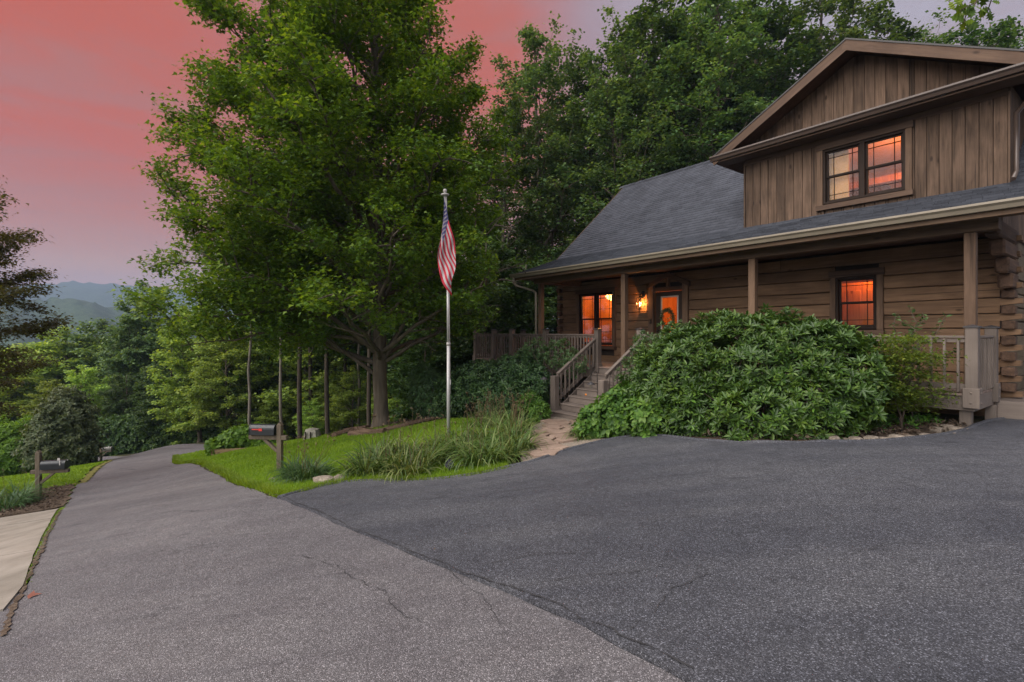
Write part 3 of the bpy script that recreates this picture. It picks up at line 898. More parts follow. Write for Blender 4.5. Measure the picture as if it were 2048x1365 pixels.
# ---- windows
def window(a0, a1, z0, z1, v, sashes, trim=0.11, sill=True, muntin=True, parent=house):
    w = MB(); d = 0.045
    ab(w, a0 - .0, a0 + d, v - .03, v + .12, z0, z1); ab(w, a1 - d, a1, v - .03, v + .12, z0, z1)
    ab(w, a0 + d, a1 - d, v - .03, v + .12, z1 - d, z1); ab(w, a0 + d, a1 - d, v - .03, v + .12, z0, z0 + d)
    if sashes > 1: ab(w, (a0 + a1) / 2 - .045, (a0 + a1) / 2 + .045, v - .03, v + .11, z0 + d, z1 - d)
    win = part(w, 'window', 'sash_brown', parent)
    t = trim
    abp('trim', 'post_wood', a0 - t, a0 - .002, v - .055, v + .03, z0 - 0.02, z1, win); abp('trim', 'post_wood', a1 + .002, a1 + t, v - .055, v + .03, z0 - 0.02, z1, win)
    abp('trim', 'trim_wood', a0 - t - .02, a1 + t + .02, v - .065, v + .03, z1 + .002, z1 + t + 0.03, win)
    abp('sill', 'trim_wood', a0 - t - .02, a1 + t + .02, v - .085, v + .03, z0 - t - .02, z0 - .022, win)
    W = (a1 - a0 - 2 * d - (0.09 if sashes > 1 else 0)) / sashes
    for i in range(sashes):
        s0 = a0 + d + i * (W + 0.09); s1 = s0 + W
        zm = (z0 + z1) / 2
        for (za, zb, vv) in ((zm - .015, z1 - d, v + .02), (z0 + d, zm + .015, v + .05)):
            q = MB(); e = 0.04
            ab(q, s0, s0 + e, vv, vv + .03, za, zb, .003); ab(q, s1 - e, s1, vv, vv + .03, za, zb, .003)
            ab(q, s0 + e, s1 - e, vv, vv + .03, zb - e, zb, .003); ab(q, s0 + e, s1 - e, vv, vv + .03, za, za + e, .003)
            part(q, 'sash', 'sash_brown', win)
            abp('pane', 'glass_pane', s0 + e - .003, s1 - e + .003, vv + .012, vv + .017, za + e - .003, zb - e + .003, win, 0)
            if muntin:
                q = MB(); off = 0.10
                for aa in (s0 + e + off, s1 - e - off): ab(q, aa - .007, aa + .007, vv + .002, vv + .011, za + e, zb - e, 0)
                zz = zb - e - off if zb > zm + .1 else za + e + off
                ab(q, s0 + e, s1 - e, vv + .002, vv + .011, zz - .007, zz + .007, 0)
                part(q, 'muntin', 'sash_brown', win)
    return win
window(1.80, 2.54, 1.00, 2.09, WV, 1)
window(8.78, 10.27, 0.52, 2.20, WV, 2)

# ---- door with pediment
door = abp('door', 'door_dark', 6.28, 7.22, WV + .04, WV + .09, 1.95, 2.08)
abp('stile', 'door_dark', 6.28, 6.46, WV + .04, WV + .09, 0.04, 1.95, door); abp('stile', 'door_dark', 7.04, 7.22, WV + .04, WV + .09, 0.04, 1.95, door)
abp('panel', 'door_dark', 6.46, 7.04, WV + .045, WV + .085, 0.04, 0.78, door)
q = MB()
ab(q, 6.46, 6.50, WV + .03, WV + .07, 0.78, 1.95); ab(q, 7.00, 7.04, WV + .03, WV + .07, 0.78, 1.95); ab(q, 6.50, 7.00, WV + .03, WV + .07, 1.91, 1.95); ab(q, 6.50, 7.00, WV + .03, WV + .07, 0.78, 0.82)
part(q, 'glass_frame', 'door_white', door)
abp('pane', 'glass_pane', 6.50, 7.00, WV + .045, WV + .05, 0.82, 1.91, door, 0)
q = MB().lathe([(0.0, 0), (0.03, 0.0), (0.032, 0.02), (0.0, 0.04)], (0, 0, 0), 10)
k = part(q, 'handle', 'black_metal', door); k.rotation_euler = (math.radians(90), 0, 0); k.location = (-7.13, WV + .04, 0.98)
ds = abp('door_surround', 'post_wood', 7.23, 7.40, WV - .07, WV + .03, 0.0, 2.26)
abp('pilaster', 'post_wood', 6.10, 6.27, WV - .07, WV + .03, 0.0, 2.26, ds)
abp('header', 'trim_wood', 6.27, 7.23, WV - .05, WV + .03, 2.085, 2.20, ds)
for sgn in (-1, 1):
    q = MB(); am = 6.75
    e = am + sgn * 0.70
    pts = [(-am, 2.60), (-e, 2.30), (-e, 2.17), (-am, 2.47)]
    q.prism(pts if sgn < 0 else pts[::-1], 'y', WV - .085, WV + .02)
    part(q, 'rafter', 'trim_wood', ds)
abp('king_post', 'post_wood', 6.70, 6.80, WV - .06, WV + .02, 2.20, 2.47, ds)
abp('threshold', 'deck_paint_x', 6.22, 7.28, WV - .08, WV + .1, 0.003, 0.035, ds)

# ---- porch floor
deck = abp('porch_deck', 'deck_paint_x', 0.0, 13.7, -0.03, 0.0, -0.26, -0.035, bev=0.006)
v = -0.06
i = 0
while v < WV - 0.02:
    a0 = -0.03
    for a1 in ([4.9 + (i % 2) * 2.4, 9.7 + (i % 2) * 2, 13.75] if v < WV else [13.75]):
        abp('deck_board', 'deck_floor', a0 + .002, a1 - .002, v + .003, v + .137, -0.035, 0.0, deck, 0.005)
        a0 = a1
    v += 0.14; i += 1
while v < 4.6:
    abp('deck_board', 'deck_floor', WL + 0.25, 13.75, v + .003, v + .137, -0.035, 0.0, deck, 0.005)
    v += 0.14
abp('rim_joist', 'deck_paint_x', -0.03, 0.0, -0.03, 1.3, -0.26, -0.036, deck)
abp('rim_joist', 'deck_paint_x', 13.68, 13.72, 0, 4.6, -0.26, -0.036, deck)
abp('rim_joist', 'deck_paint_x', 6.2, 13.7, -.045, -.031, -0.30, -0.06, deck)
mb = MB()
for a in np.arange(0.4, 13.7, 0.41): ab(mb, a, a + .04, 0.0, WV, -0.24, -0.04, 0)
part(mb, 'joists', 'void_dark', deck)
for a, v in ((0.09, 0.10), (3.44, 0.1), (6.2, .1), (7.65, .1), (9.8, .1), (11.6, .1), (13.55, .1), (13.55, 4.4), (-.0, 1.25)):
    w0 = hw(a, v, 0)
    zg = H(w0.x, w0.y) - HZ - 0.3
    abp('support_post', 'deck_paint', a - .07, a + .07, v - .07, v + .07, zg, -0.262, deck)

# ---- railings
NM = {}
def newel(a, v, z0, z1, parent, cap=True, plate=True, s=0.075):
    o = abp('newel_post', 'deck_paint', a - s, a + s, v - s, v + s, z0, z1, parent, 0.008)
    if cap:
        q = MB()
        q.poly([(-a - s - .018, v - s - .018, z1), (-a + s + .018, v - s - .018, z1), (-a + s + .018, v + s + .018, z1), (-a - s - .018, v + s + .018, z1),
                (-a - s - .018, v - s - .018, z1 + .018), (-a + s + .018, v - s - .018, z1 + .018), (-a + s + .018, v + s + .018, z1 + .018), (-a - s - .018, v + s + .018, z1 + .018), (-a, v, z1 + .05)],
               [(3, 2, 1, 0), (0, 1, 5, 4), (1, 2, 6, 5), (2, 3, 7, 6), (3, 0, 4, 7), (4, 5, 8), (5, 6, 8), (6, 7, 8), (7, 4, 8)])
        part(q, 'post_cap', 'cap_black', parent)
    if plate:
        t = s + .022
        abp('base_plate', 'deck_paint', a - t, a + t, v - t, v + t, -0.21, 0.09, parent, 0.006)
        for zz in (-0.13, 0.02):
            q = MB().lathe([(0.0, .012), (0.012, .010), (0.017, 0), (0.017, -.004)], (0, 0, 0), 8)
            b_ = part(q, 'bolt', 'deck_paint', parent); b_.rotation_euler = (math.radians(90), 0, 0); b_.location = (-a, v - t, zz)
            b_ = part(MB().lathe([(0.0, .012), (0.012, .010), (0.017, 0), (0.017, -.004)], (0, 0, 0), 8), 'bolt', 'deck_paint', parent)
            b_.rotation_euler = (0, math.radians(90), 0); b_.location = (-a + t, v, zz)
    return o
BAL = None
def rail_run(p0, p1, parent, ztop=0.88, zbot=0.075, gap=0.115):
    """straight level rail between two (a,v) points"""
    a0, v0 = p0; a1, v1 = p1
    P0 = Vector((-a0, v0, 0)); P1 = Vector((-a1, v1, 0)); L = (P1 - P0).length; d = (P1 - P0) / L
    part(MB().obox(P0 + d * .077 + Vector((0, 0, ztop - .02)), P1 - d * .077 + Vector((0, 0, ztop - .02)), 0.09, 0.038, 0.006), 'handrail', 'deck_paint_x', parent)
    part(MB().obox(P0 + d * .077 + Vector((0, 0, ztop - .075)), P1 - d * .077 + Vector((0, 0, ztop - .075)), 0.036, 0.06, 0.004), 'top_rail', 'deck_paint_x', parent)
    part(MB().obox(P0 + d * .077 + Vector((0, 0, zbot + .03)), P1 - d * .077 + Vector((0, 0, zbot + .03)), 0.036, 0.08, 0.004), 'bottom_rail', 'deck_paint_x', parent)
    n = int((L - .15) / gap)
    global BAL
    for i in range(n):
        t = 0.075 + (L - .15) * (i + .5) / n
        c = P0 + d * t + Vector((0, 0, 0)) + Vector((0, -0.034 if abs(d.x) > .5 else 0, 0)) + Vector((0.034 if abs(d.y) > .5 else 0, 0, 0))
        if BAL is None:
            BAL = MB().box(-.017, .017, -.017, .017, 0.02, 0.83, 0.004).mesh('baluster'); BAL.materials.append(MATS['deck_paint'])
        o = bpy.data.objects.new('baluster', BAL); COL.objects.link(o); o.parent = parent; o.location = c
rails = abp('railing', 'deck_paint', -.075, .075, -.075, .075, -0.2, 1.0, bev=0.008)
newel(0, 0, 0.99, 1.0, rails)          # cap and plate of the corner newel
for a in (3.1, 6.2):
    newel(a, 0, -0.2, 1.0, rails)
rail_run((0, 0), (3.1, 0), rails, gap=0.16); rail_run((3.1, 0), (6.2, 0), rails, gap=0.16)
newel(0, 1.25, -0.2, 1.0, rails)
rail_run((0, 0), (0, 1.25), rails, gap=0.13)
rails2 = abp('railing', 'deck_paint', 7.65 - .075, 7.65 + .075, -.075, .075, -0.2, 1.0, bev=0.008)
newel(7.65, 0, 0.99, 1.0, rails2)
for a in (9.8, 11.5, 12.55, 13.7): newel(a, 0, -0.2, 1.0, rails2)
for p, q_ in ((7.65, 9.8), (9.8, 11.5), (11.5, 12.55), (12.55, 13.7)): rail_run((p, 0), (q_, 0), rails2)
newel(13.7, 2.2, -0.2, 1.0, rails2); newel(13.7, 4.5, -0.2, 1.0, rails2); newel(12.0, 4.5, -0.2, 1.0, rails2)
rail_run((13.7, 0), (13.7, 2.2), rails2, gap=.13); rail_run((13.7, 2.2), (13.7, 4.5), rails2, gap=.13); rail_run((13.7, 4.5), (12.0, 4.5), rails2, gap=.13)

# ---- front stairs
SA0, SA1 = 6.22, 7.60
st = thing('porch_stairs', None, None); st.parent = house
NR, RI, RU = 7, 0.174, 0.27
for i in range(1, NR):
    zt = -RI * i
    v1 = -0.045 - RU * (i - 1)
    e = 0.12 if i == NR - 1 else 0
    abp('tread', 'deck_paint_x', SA0 - e, SA1 + e, v1 - RU - .02, v1 + .0, zt - .035, zt, st, 0.008)
    abp('riser', 'deck_paint_x', SA0 + .02 - e, SA1 - .02 + e, v1 - RU + .0, v1 - RU + .02, zt - RI + .002 if i < NR - 1 else zt - .25, zt - .037, st, 0.002)
for a in (SA0 - .02, SA1 + .02):
    q = MB(); pts = []
    q.prism([(-.05, -0.04), (-.05, -0.34), (-RU * 5.6, -RI * 7 - .15), (-RU * 6 - .02, -RI * 7 - .15), (-RU * 6 - .02, -RI * 6 - .05)][::-1], 'x', -a - .018, -a + .018)
    part(q, 'stringer', 'deck_paint_x', st)
def stair_rail(a, w_end):
    newel_b = abp('newel_post', 'deck_paint', a - .085, a + .085, -w_end - .085, -w_end + .085, -1.30, -0.17, st, 0.015)
    s = -(RI / RU)
    z_at = lambda w: 0.80 + s * w
    P = lambda w, z: Vector((-a, -w, z))
    part(MB().obox(P(.078, z_at(.078)), P(w_end - .087, z_at(w_end - .087)), 0.09, 0.04, 0.006), 'handrail', 'deck_paint_x', st)
    part(MB().obox(P(.078, z_at(.078) - .065), P(w_end - .087, z_at(w_end - .087) - .065), 0.04, 0.09, 0.004), 'top_rail', 'deck_paint_x', st)
    part(MB().obox(P(.078, z_at(.078) - .66), P(w_end - .087, z_at(w_end - .087) - .66), 0.04, 0.09, 0.004), 'bottom_rail', 'deck_paint_x', st)
    n = 9
    for i in range(n):
        w = .09 + (w_end - .19) * (i + .5) / n
        q = MB(); q.box(-a + .021, -a + .055, -w - .017, -w + .017, z_at(w) - .70, z_at(w) - .05, .004)
        part(q, 'baluster', 'deck_paint', st)
stair_rail(7.68, 1.53); stair_rail(6.14, 1.42)
# ---- side steps at the right end
ss = abp('side_steps', 'deck_paint_x', -.42, -.035, 1.34, 2.5, -0.235, -0.20, bev=.006)
abp('tread', 'deck_paint_x', -.80, -.42, 1.34, 2.5, -0.415, -0.38, ss, .006)
abp('stringer', 'deck_paint_x', -.42, -.035, 1.30, 1.338, -0.60, -0.20, ss); abp('stringer', 'deck_paint_x', -.80, -.422, 1.30, 1.338, -0.60, -0.38, ss)
abp('riser', 'deck_paint_x', -.44, -.42, 1.34, 2.5, -.378, -.237, ss); abp('riser', 'deck_paint_x', -.80, -.78, 1.34, 2.5, -.58, -.417, ss)

# ---- roof posts, beam, soffit
RR0, EV0 = -0.62, -0.33
for a in (0.05, 3.44, 6.85, 10.2):
    p = abp('porch_post', 'post_wood', a - .07, a + .07, .085, .225, 0.0, 2.45, bev=0.01)
abp('porch_beam', 'beam_wood', -0.28, 10.45, 0.05, 0.26, 2.452, 2.70, bev=0.008)
abp('porch_beam', 'beam_wood', 10.2, 10.45, 0.262, WV + .05, 2.455, 2.70, bev=0.008)
for i_, (vv, zz) in enumerate([(0.55, 2.56), (0.95, 2.30), (1.30, 2.04), (1.55, 1.80)]):
    abp('corbel_log', 'end_grain', -0.21, -0.02, vv, WV + .2, zz - .13, zz + .125, side, 0.03, 0.006)
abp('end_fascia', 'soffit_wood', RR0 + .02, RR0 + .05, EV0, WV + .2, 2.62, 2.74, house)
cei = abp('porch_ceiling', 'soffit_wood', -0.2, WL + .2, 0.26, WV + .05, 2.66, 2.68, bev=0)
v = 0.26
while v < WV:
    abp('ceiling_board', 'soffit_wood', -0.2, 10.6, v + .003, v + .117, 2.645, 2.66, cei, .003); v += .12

# ---- main roof
EA = lambda v: -0.62 if False else 0
def rake_left(v):  # left end of the roof at depth v
    return 10.95 + (11.40 - 10.95) * max(0, min(1, (v - EV) / (RV - EV)))
RR = -0.62         # right end
roof_mb = MB()
TH = 0.14
prof = [(EV - .02, EZ - .006), RB, (RV, RZ), (WV + WD + .5, roofz(WV + WD + .5))]
def roof_panel(va, za, vb, zb, aL0, aL1, aR):
    A = [(-aL0, va, za), (-aR, va, za), (-aR, vb, zb), (-aL1, vb, zb)]
    Bt = [(x, y, z - TH) for x, y, z in A]
    roof_mb.poly(A + Bt, [(0, 1, 2, 3), (7, 6, 5, 4), (0, 4, 5, 1), (1, 5, 6, 2), (3, 2, 6, 7), (0, 3, 7, 4)])
DA0, DA1 = -0.15, 4.37
for i_, ((va, za), (vb, zb)) in enumerate(zip(prof[:-1], prof[1:])):
    if i_ == 1:      # open under the dormer
        roof_panel(va, za, vb, zb, rake_left(va), rake_left(vb), DA1)
        roof_panel(va, za, vb, zb, DA0, DA0, RR)
        roof_panel(RV - .3, RZ - .2544, vb, zb, DA1, DA1, DA0)
    else:
        roof_panel(va, za, vb, zb, rake_left(va), rake_left(vb), RR)
roof = part(roof_mb, 'roof', 'soffit_wood')
# dormer footprint, skipped by the shingles
DA0, DA1, DV = -0.15, 4.37, 1.57
DPA, DPZ = 2.05, 6.66                 # dormer ridge
DEZ = 5.15                             # dormer eave height
DOV = 0.5                              # dormer overhang
DSL = (DPZ - DEZ) / (DPA - (DA0 - DOV - .1))
# shingle courses
shV = []; shF = []; shR = []; near = []
def shingle(v0, a0, a1, slope_n, dzv):
    e = 0.145
    z0 = roofz(v0); z1 = roofz(v0 + dzv)
    t = 0.015 + random.uniform(0, 0.008)
    up = 0.004
    P = [(-a1, v0 - .002, z0 + up + t), (-a0, v0 - .002, z0 + up + t), (-a0, v0 + dzv * 1.05, z1 + up + .002), (-a1, v0 + dzv * 1.05, z1 + up + .002),
         (-a1, v0 - .002, z0), (-a0, v0 - .002, z0)]
    Fc = [(0, 1, 2, 3), (4, 5, 1, 0), (4, 0, 3), (1, 5, 2)]
    return P, Fc
v = EV - .02
course = 0
allsh = []
while v < RV - 0.01:
    sl = (RB[1] - EZ) / (RB[0] - EV) if v < RB[0] - .02 else 0.848
    dv = 0.142 / math.sqrt(1 + sl * sl)
    vn = min(v + dv, RV)
    a = RR - random.uniform(0, .3)
    while a < rake_left(v):
        w = random.choice([0.16, 0.2, 0.24, 0.3, 0.34])
        a0, a1 = max(a + .002, RR - .02), min(a + w - .002, rake_left(v) + .02)
        a += w
        if a1 - a0 < 0.03: continue
        if v > DV + .02 and a0 > DA0 and a1 < DA1: continue
        allsh.append((v, a0, a1, vn - v))
    v = vn; course += 1
def dist_sh(s):
    w = hw((s[1] + s[2]) / 2, s[0], roofz(s[0])); return w.length / max(.05, s[3])
allsh.sort(key=dist_sh)
ms = {}
for idx, s in enumerate(allsh):
    P, Fc = shingle(s[0], s[1], s[2], 0, s[3])
    if idx < 300:
        q = MB(); q.poly(P, Fc); o = part(q, 'shingle', 'shingle', roof)
    else:
        o_ = len(shV); shV += P; r_ = random.random()
        for f_ in Fc:
            shF.append(tuple(i + o_ for i in (f_ if len(f_) == 4 else (*f_, f_[2])))); shR.append(r_)
me = bpy.data.meshes.new('shingles')
me.from_pydata(shV, [], [tuple(dict.fromkeys(f)) for f in shF])
a_ = me.attributes.new('rnd', 'FLOAT', 'FACE'); a_.data.foreach_set('value', shR)
tag(link('shingles', me, 'shingle', roof), kind='stuff')
# ridge cap pieces
a = RR
while a < 11.35:
    q = MB()
    for sg in (-1, 1):
        q.poly([(-a, RV, RZ + .035), (-(a + .30), RV, RZ + .022), (-(a + .30), RV + sg * .14, RZ + .022 - .12), (-a, RV + sg * .14, RZ + .035 - .12)], [(0, 1, 2, 3) if sg < 0 else (3, 2, 1, 0)])
    q.poly([(-a, RV, RZ + .035), (-a, RV - .14, RZ - .085), (-a, RV - .14, RZ - .10), (-a, RV, RZ + .02)], [(0, 1, 2, 3)])
    part(q, 'ridge_cap', 'shingle', roof)
    a += 0.26
# rake boards
for left in (True, False):
    for (va, za), (vb, zb) in zip(prof[:-1], prof[1:]):
        aa, bb = (rake_left(va), rake_left(vb)) if left else (RR, RR)
        q = MB(); q.obox((-aa, va, za - .085), (-bb, vb, zb - .085), 0.03, 0.17, .003)
        part(q, 'rake_board', 'trim_wood', roof)
        q = MB(); q.obox((-aa, va, za + .003), (-bb, vb, zb + .003), 0.05, 0.012, .002)
        part(q, 'drip_edge', 'drip_edge', roof)
# porch gutter (K profile), bright along its lip
def gutter(a0, a1, v, z, mat, parent, w=0.125, h=0.115):
    q = MB()
    pr = [(v, z), (v, z - h), (v - w * .55, z - h), (v - w * .72, z - h * .55), (v - w, z - h * .28), (v - w, z), (v - w + .018, z), (v - w + .018, z - .01), (v - w + .006, z - h * .25), (v - w * .66, z - h * .5), (v - w * .5, z - h + .008), (v - .006, z - h + .008), (v - .006, z)]
    q.prism([(p[0], p[1]) for p in pr], 'x', -a1, -a0)
    o = part(q, 'gutter', mat, parent)
    return o
gutter(RR - .02, 11.0, EV - .03, EZ - .005, 'gutter_tan', house)
abp('fascia', 'beam_wood', RR, 10.95, EV - .028, EV + .0, EZ - .20, EZ - .01, bev=.003)
abp('eave_soffit', 'beam_wood', RR, 10.95, EV + .0, 0.05, EZ - .16, EZ - .145, bev=.0)
q = MB().tube([(-10.85, EV - .09, EZ - .11), (-10.85, EV - .09, EZ - .24), (-10.80, EV - .02, EZ - .36), (-10.45, 0.02, EZ - .52), (-10.32, 0.04, EZ - .60), (-10.32, 0.045, EZ - 1.2), (-10.32, 0.045, 0.05)], 0.038, 10)
part(q, 'downspout', 'gutter_tan')

# ---- dormer
dorm = thing('dormer', None, None); dorm.parent = house
def droofz(a):
    return DPZ - DSL * abs(a - DPA)
DWIN = (1.24, 2.66, 3.62, 4.76)
# inner cheek and core walls
mb = MB()
zb_ = roofz(DV) - .05
a_edges = [DA0, DWIN[0], DWIN[1], DA1]
ab(mb, DA0 + .02, DWIN[0], DV + .03, DV + .10, zb_, DEZ, 0); ab(mb, DWIN[1], DA1 - .02, DV + .03, DV + .10, zb_, DEZ, 0)
ab(mb, DWIN[0], DWIN[1], DV + .03, DV + .10, zb_, DWIN[2], 0); ab(mb, DWIN[0], DWIN[1], DV + .03, DV + .10, DWIN[3], DEZ, 0)
mb.prism([(-DA0, DEZ), (-DPA, DPZ - .15), (-DA1, DEZ)][::-1], 'y', DV + .03, DV + .10)
part(mb, 'wall_core', 'chinking', dorm)
a = DA0; bw = 0.182
while a < DA1 - .01:
    a1 = min(a + bw * random.uniform(.97, 1.03), DA1)
    for lim in (DWIN[0] - .05, DWIN[1] + .05):
        if a < lim - .01 and a1 > lim - .05: a1 = lim if a1 < lim + .12 else a1
    segs = [(zb_ + .0, DEZ - .22)]
    if a1 > DWIN[0] - .04 and a < DWIN[1] + .04: segs = [(zb_, DWIN[2] - .12), (DWIN[3] + .12, DEZ - .22)]
    for z0, z1 in segs:
        abp('siding_board', 'siding_wood', a + .004, a1 - .004, DV - random.uniform(0, .004), DV + .03, z0, z1, dorm, .005)
    zt0, zt1 = droofz(a) - .13, droofz(a1) - .13
    zlow = DEZ - 0.05
    if min(zt0, zt1) > zlow + .04:
        q = MB()
        xa, xb = -a1 + .004, -a - .004
        q.poly([(xa, DV, zlow), (xb, DV, zlow), (xb, DV, zt0), (xa, DV, zt1), (xa, DV + .03, zlow), (xb, DV + .03, zlow), (xb, DV + .03, zt0), (xa, DV + .03, zt1)],
               [(0, 1, 2, 3), (0, 3, 7, 4), (1, 5, 6, 2), (3, 2, 6, 7), (0, 4, 5, 1)])
        part(q, 'siding_board', 'siding_wood', dorm)
    a = a1
abp('corner_board', 'siding_wood', DA1 - .0, DA1 + .03, DV - .01, DV + .10, zb_, DEZ - .2, dorm)
abp('corner_board', 'siding_wood', DA0 - .03, DA0, DV - .01, DV + .10, zb_, DEZ - .2, dorm)
# cheeks
for aa, sg in ((DA1, 1), (DA0, -1)):
    v = DV + .1
    while v < 4.0:
        z0 = roofz(v); z1 = DEZ - .05
        if z1 > z0:
            mb = MB(); mb.box(-aa - .02, -aa + .02, v + .003, v + .177, z0 - .1, z1, .004); part(mb, 'siding_board', 'siding_wood', dorm)
        v += .18
window(DWIN[0], DWIN[1], DWIN[2], DWIN[3], DV, 2, parent=dorm, trim=0.10) if False else None
dw = window(DWIN[0], DWIN[1], DWIN[2], DWIN[3], DV, 2, parent=house, trim=0.105)
# horizontal gutter and pent board across the face
DF = DV - DOV
abp('pent_soffit', 'trim_wood', DA0 - DOV, DA1 + DOV, DF + .0, DV - .002, DEZ - .14, DEZ - .12, dorm, 0)
abp('pent_board', 'trim_wood', DA0 - DOV, DA1 + DOV, DF - .0, DF + .03, DEZ - .17, DEZ - .03, dorm)
q = MB(); q.poly([(-DA1 - DOV, DF, DEZ - .03), (-DA0 + DOV, DF, DEZ - .03), (-DA0 + DOV, DV, DEZ + .03), (-DA1 - DOV, DV, DEZ + .03)], [(0, 1, 2, 3)])
part(q, 'pent_flashing', 'gutter_brown', dorm)
gutter(DA0 - DOV - .06, DA1 + DOV + .06, DF - .002, DEZ - .02, 'gutter_brown', dorm, w=.11, h=.11)
abp('frieze_board', 'trim_wood', DA0, DA1, DV - .015, DV + .0, DEZ - .26, DEZ - .141, dorm)
# rakes and roof slabs
for sg in (-1, 1):
    ae = DA1 + DOV + .06 if sg > 0 else DA0 - DOV - .06
    ze = droofz(ae)
    q = MB()
    A = [(-DPA, DF, DPZ), (-ae, DF, ze), (-ae, 5.6, ze), (-DPA, 5.6, DPZ)]
    Bt = [(x, y, z - .09) for x, y, z in A]
    Fq = [(0, 1, 2, 3), (7, 6, 5, 4), (0, 4, 5, 1), (1, 5, 6, 2), (3, 2, 6, 7)]
    q.poly(A + Bt, Fq if sg < 0 else [f[::-1] for f in Fq])
    dr_ = part(q, 'dormer_roof', 'soffit_wood', dorm)
    q = MB(); q.poly([(x, y - .03 if y < 2 else y, z + .014) for x, y, z in A] + [(x, y - .03 if y < 2 else y, z + .001) for x, y, z in A], Fq if sg < 0 else [f[::-1] for f in Fq])
    part(q, 'roofing', 'shingle', dr_) if False else part(q, 'roofing', 'shingle', dorm)
    pa, pe = (-DPA, DPZ), (-ae, ze)
    Lr = math.hypot(pe[0] - pa[0], pe[1] - pa[1]) + .02
    q = MB(); q.box(-Lr if sg > 0 else 0, 0 if sg > 0 else Lr, DF - .03, DF, -.195, -.006, .003)
    dx, dz = (pe[0] - pa[0], pe[1] - pa[1]) if sg < 0 else (pa[0] - pe[0], pa[1] - pe[1])
    rb_ = part(q, 'rake_board', 'trim_wood', dorm)
    rb_.location = (pa[0], 0 if sg > 0 else -.0015, pa[1]); rb_.rotation_euler = (0, -math.atan2(dz, dx), 0)
    q = MB(); o = [(pa[0], pa[1] + .02), (pe[0], pe[1] + .02), (pe[0], pe[1] - .012), (pa[0], pa[1] - .012)]
    q.prism(o if sg > 0 else o[::-1], 'y', DF - .045, DF - .031)
    part(q, 'drip_edge', 'drip_edge', dorm)
q = MB().tube([(-DA0 + .42, DF - .03, DEZ - .12), (-DA0 + .40, DF + .2, DEZ - .35), (-DA0 + .10, DV + .02, DEZ - .6), (-DA0 + .10, DV + .02, 3.6), (-DA0 + .10, DV - .25, 3.42)], .035, 8)
part(q, 'downspout', 'gutter_brown', dorm)

# ---- rooms behind the windows, each with its own lit lamp
def room(a0, a1, v0, v1, z0, z1, mats, lamp, power, col=(1.0, 0.42, 0.10), tilt=0):
    rm = thing('room', None, None); rm.parent = house
    abp('back_wall', mats[0], a0, a1, v1, v1 + .05, z0, z1, rm, 0)
    abp('room_wall', mats[1], a0 - .05, a0, v0, v1, z0, z1, rm, 0); abp('room_wall', mats[1], a1, a1 + .05, v0, v1, z0, z1, rm, 0)
    abp('floor', mats[2], a0, a1, v0, v1, z0 - .05, z0, rm, 0); abp('room_ceiling', mats[3], a0, a1, v0, v1, z1, z1 + .05, rm, 0)
    ld = bpy.data.lights.new('room_lamp', 'POINT'); ld.energy = power; ld.color = col; ld.shadow_soft_size = 0.12
    lo = bpy.data.objects.new('room_lamp', ld); COL.objects.link(lo); lo.parent = house; lo.location = (-lamp[0], lamp[1], lamp[2])
    return rm
rm = room(8.2, 11.0, WV + .14, 5.6, 0.0, 2.45, ('room_paint', 'room_pine', 'room_dark', 'room_dark'), (9.7, 2.75, 2.15), 30)
abp('doorway', 'room_dark', 9.0, 9.5, 5.55, 5.59, 0.0, 2.0, rm, 0); abp('door_casing', 'door_white', 9.5, 9.58, 5.54, 5.59, 0, 2.05, rm, 0)
abp('bookcase', 'room_dark', 10.2, 10.9, 4.9, 5.5, 0.0, 0.9, rm)
abp('partition', 'room_pine', 9.56, 10.9, 3.3, 3.36, 0.0, 2.44, rm)
for z_ in (0.55, 0.95, 1.35, 1.75, 2.15): abp('panel_line', 'room_dark', 9.56, 10.9, 3.29, 3.30, z_, z_ + .02, rm, 0)
abp('picture', 'room_dark', 8.45, 8.75, 5.55, 5.58, 1.2, 1.7, rm)
rm = room(5.9, 8.0, WV + .14, 5.4, 0.0, 2.45, ('room_paint', 'room_pine', 'room_dark', 'room_pine'), (6.6, 3.5, 2.1), 22)
abp('doorway', 'room_dark', 6.3, 6.9, 5.35, 5.39, 0.0, 2.0, rm, 0)
abp('ceiling_beam', 'room_dark', 5.9, 8.0, 3.0, 3.15, 2.2, 2.44, rm)
rm = room(0.9, 3.4, WV + .14, 4.5, 0.0, 2.45, ('room_pine', 'room_pine', 'room_dark', 'room_dark'), (2.1, 2.45, 2.30), 16, (1.0, 0.30, 0.06))
ip = abp('inner_door', 'room_pine', 1.5, 2.9, WV + .75, WV + .80, 0.0, 2.02, rm)
for a in (1.62, 1.98, 2.34, 2.62): abp('door_panel', 'room_pine', a, a + .24, WV + .735, WV + .75, 0.9, 1.85, rm)
rm = room(0.3, 3.9, DV + .12, 5.2, 2.75, 5.05, ('room_paint', 'room_paint', 'room_dark', 'room_paint'), (1.35, 2.9, 4.3), 20, (1.0, 0.36, 0.07))

abp('tie_beam', 'room_pine', 0.3, 3.9, 3.6, 3.75, 4.35, 4.5, rm)
abp('curtain', 'room_paint', 2.25, 2.62, DV + .16, DV + .20, 3.62, 4.76, rm)
abp('wardrobe', 'room_dark', 2.5, 3.3, 4.4, 5.1, 2.75, 4.6, rm)
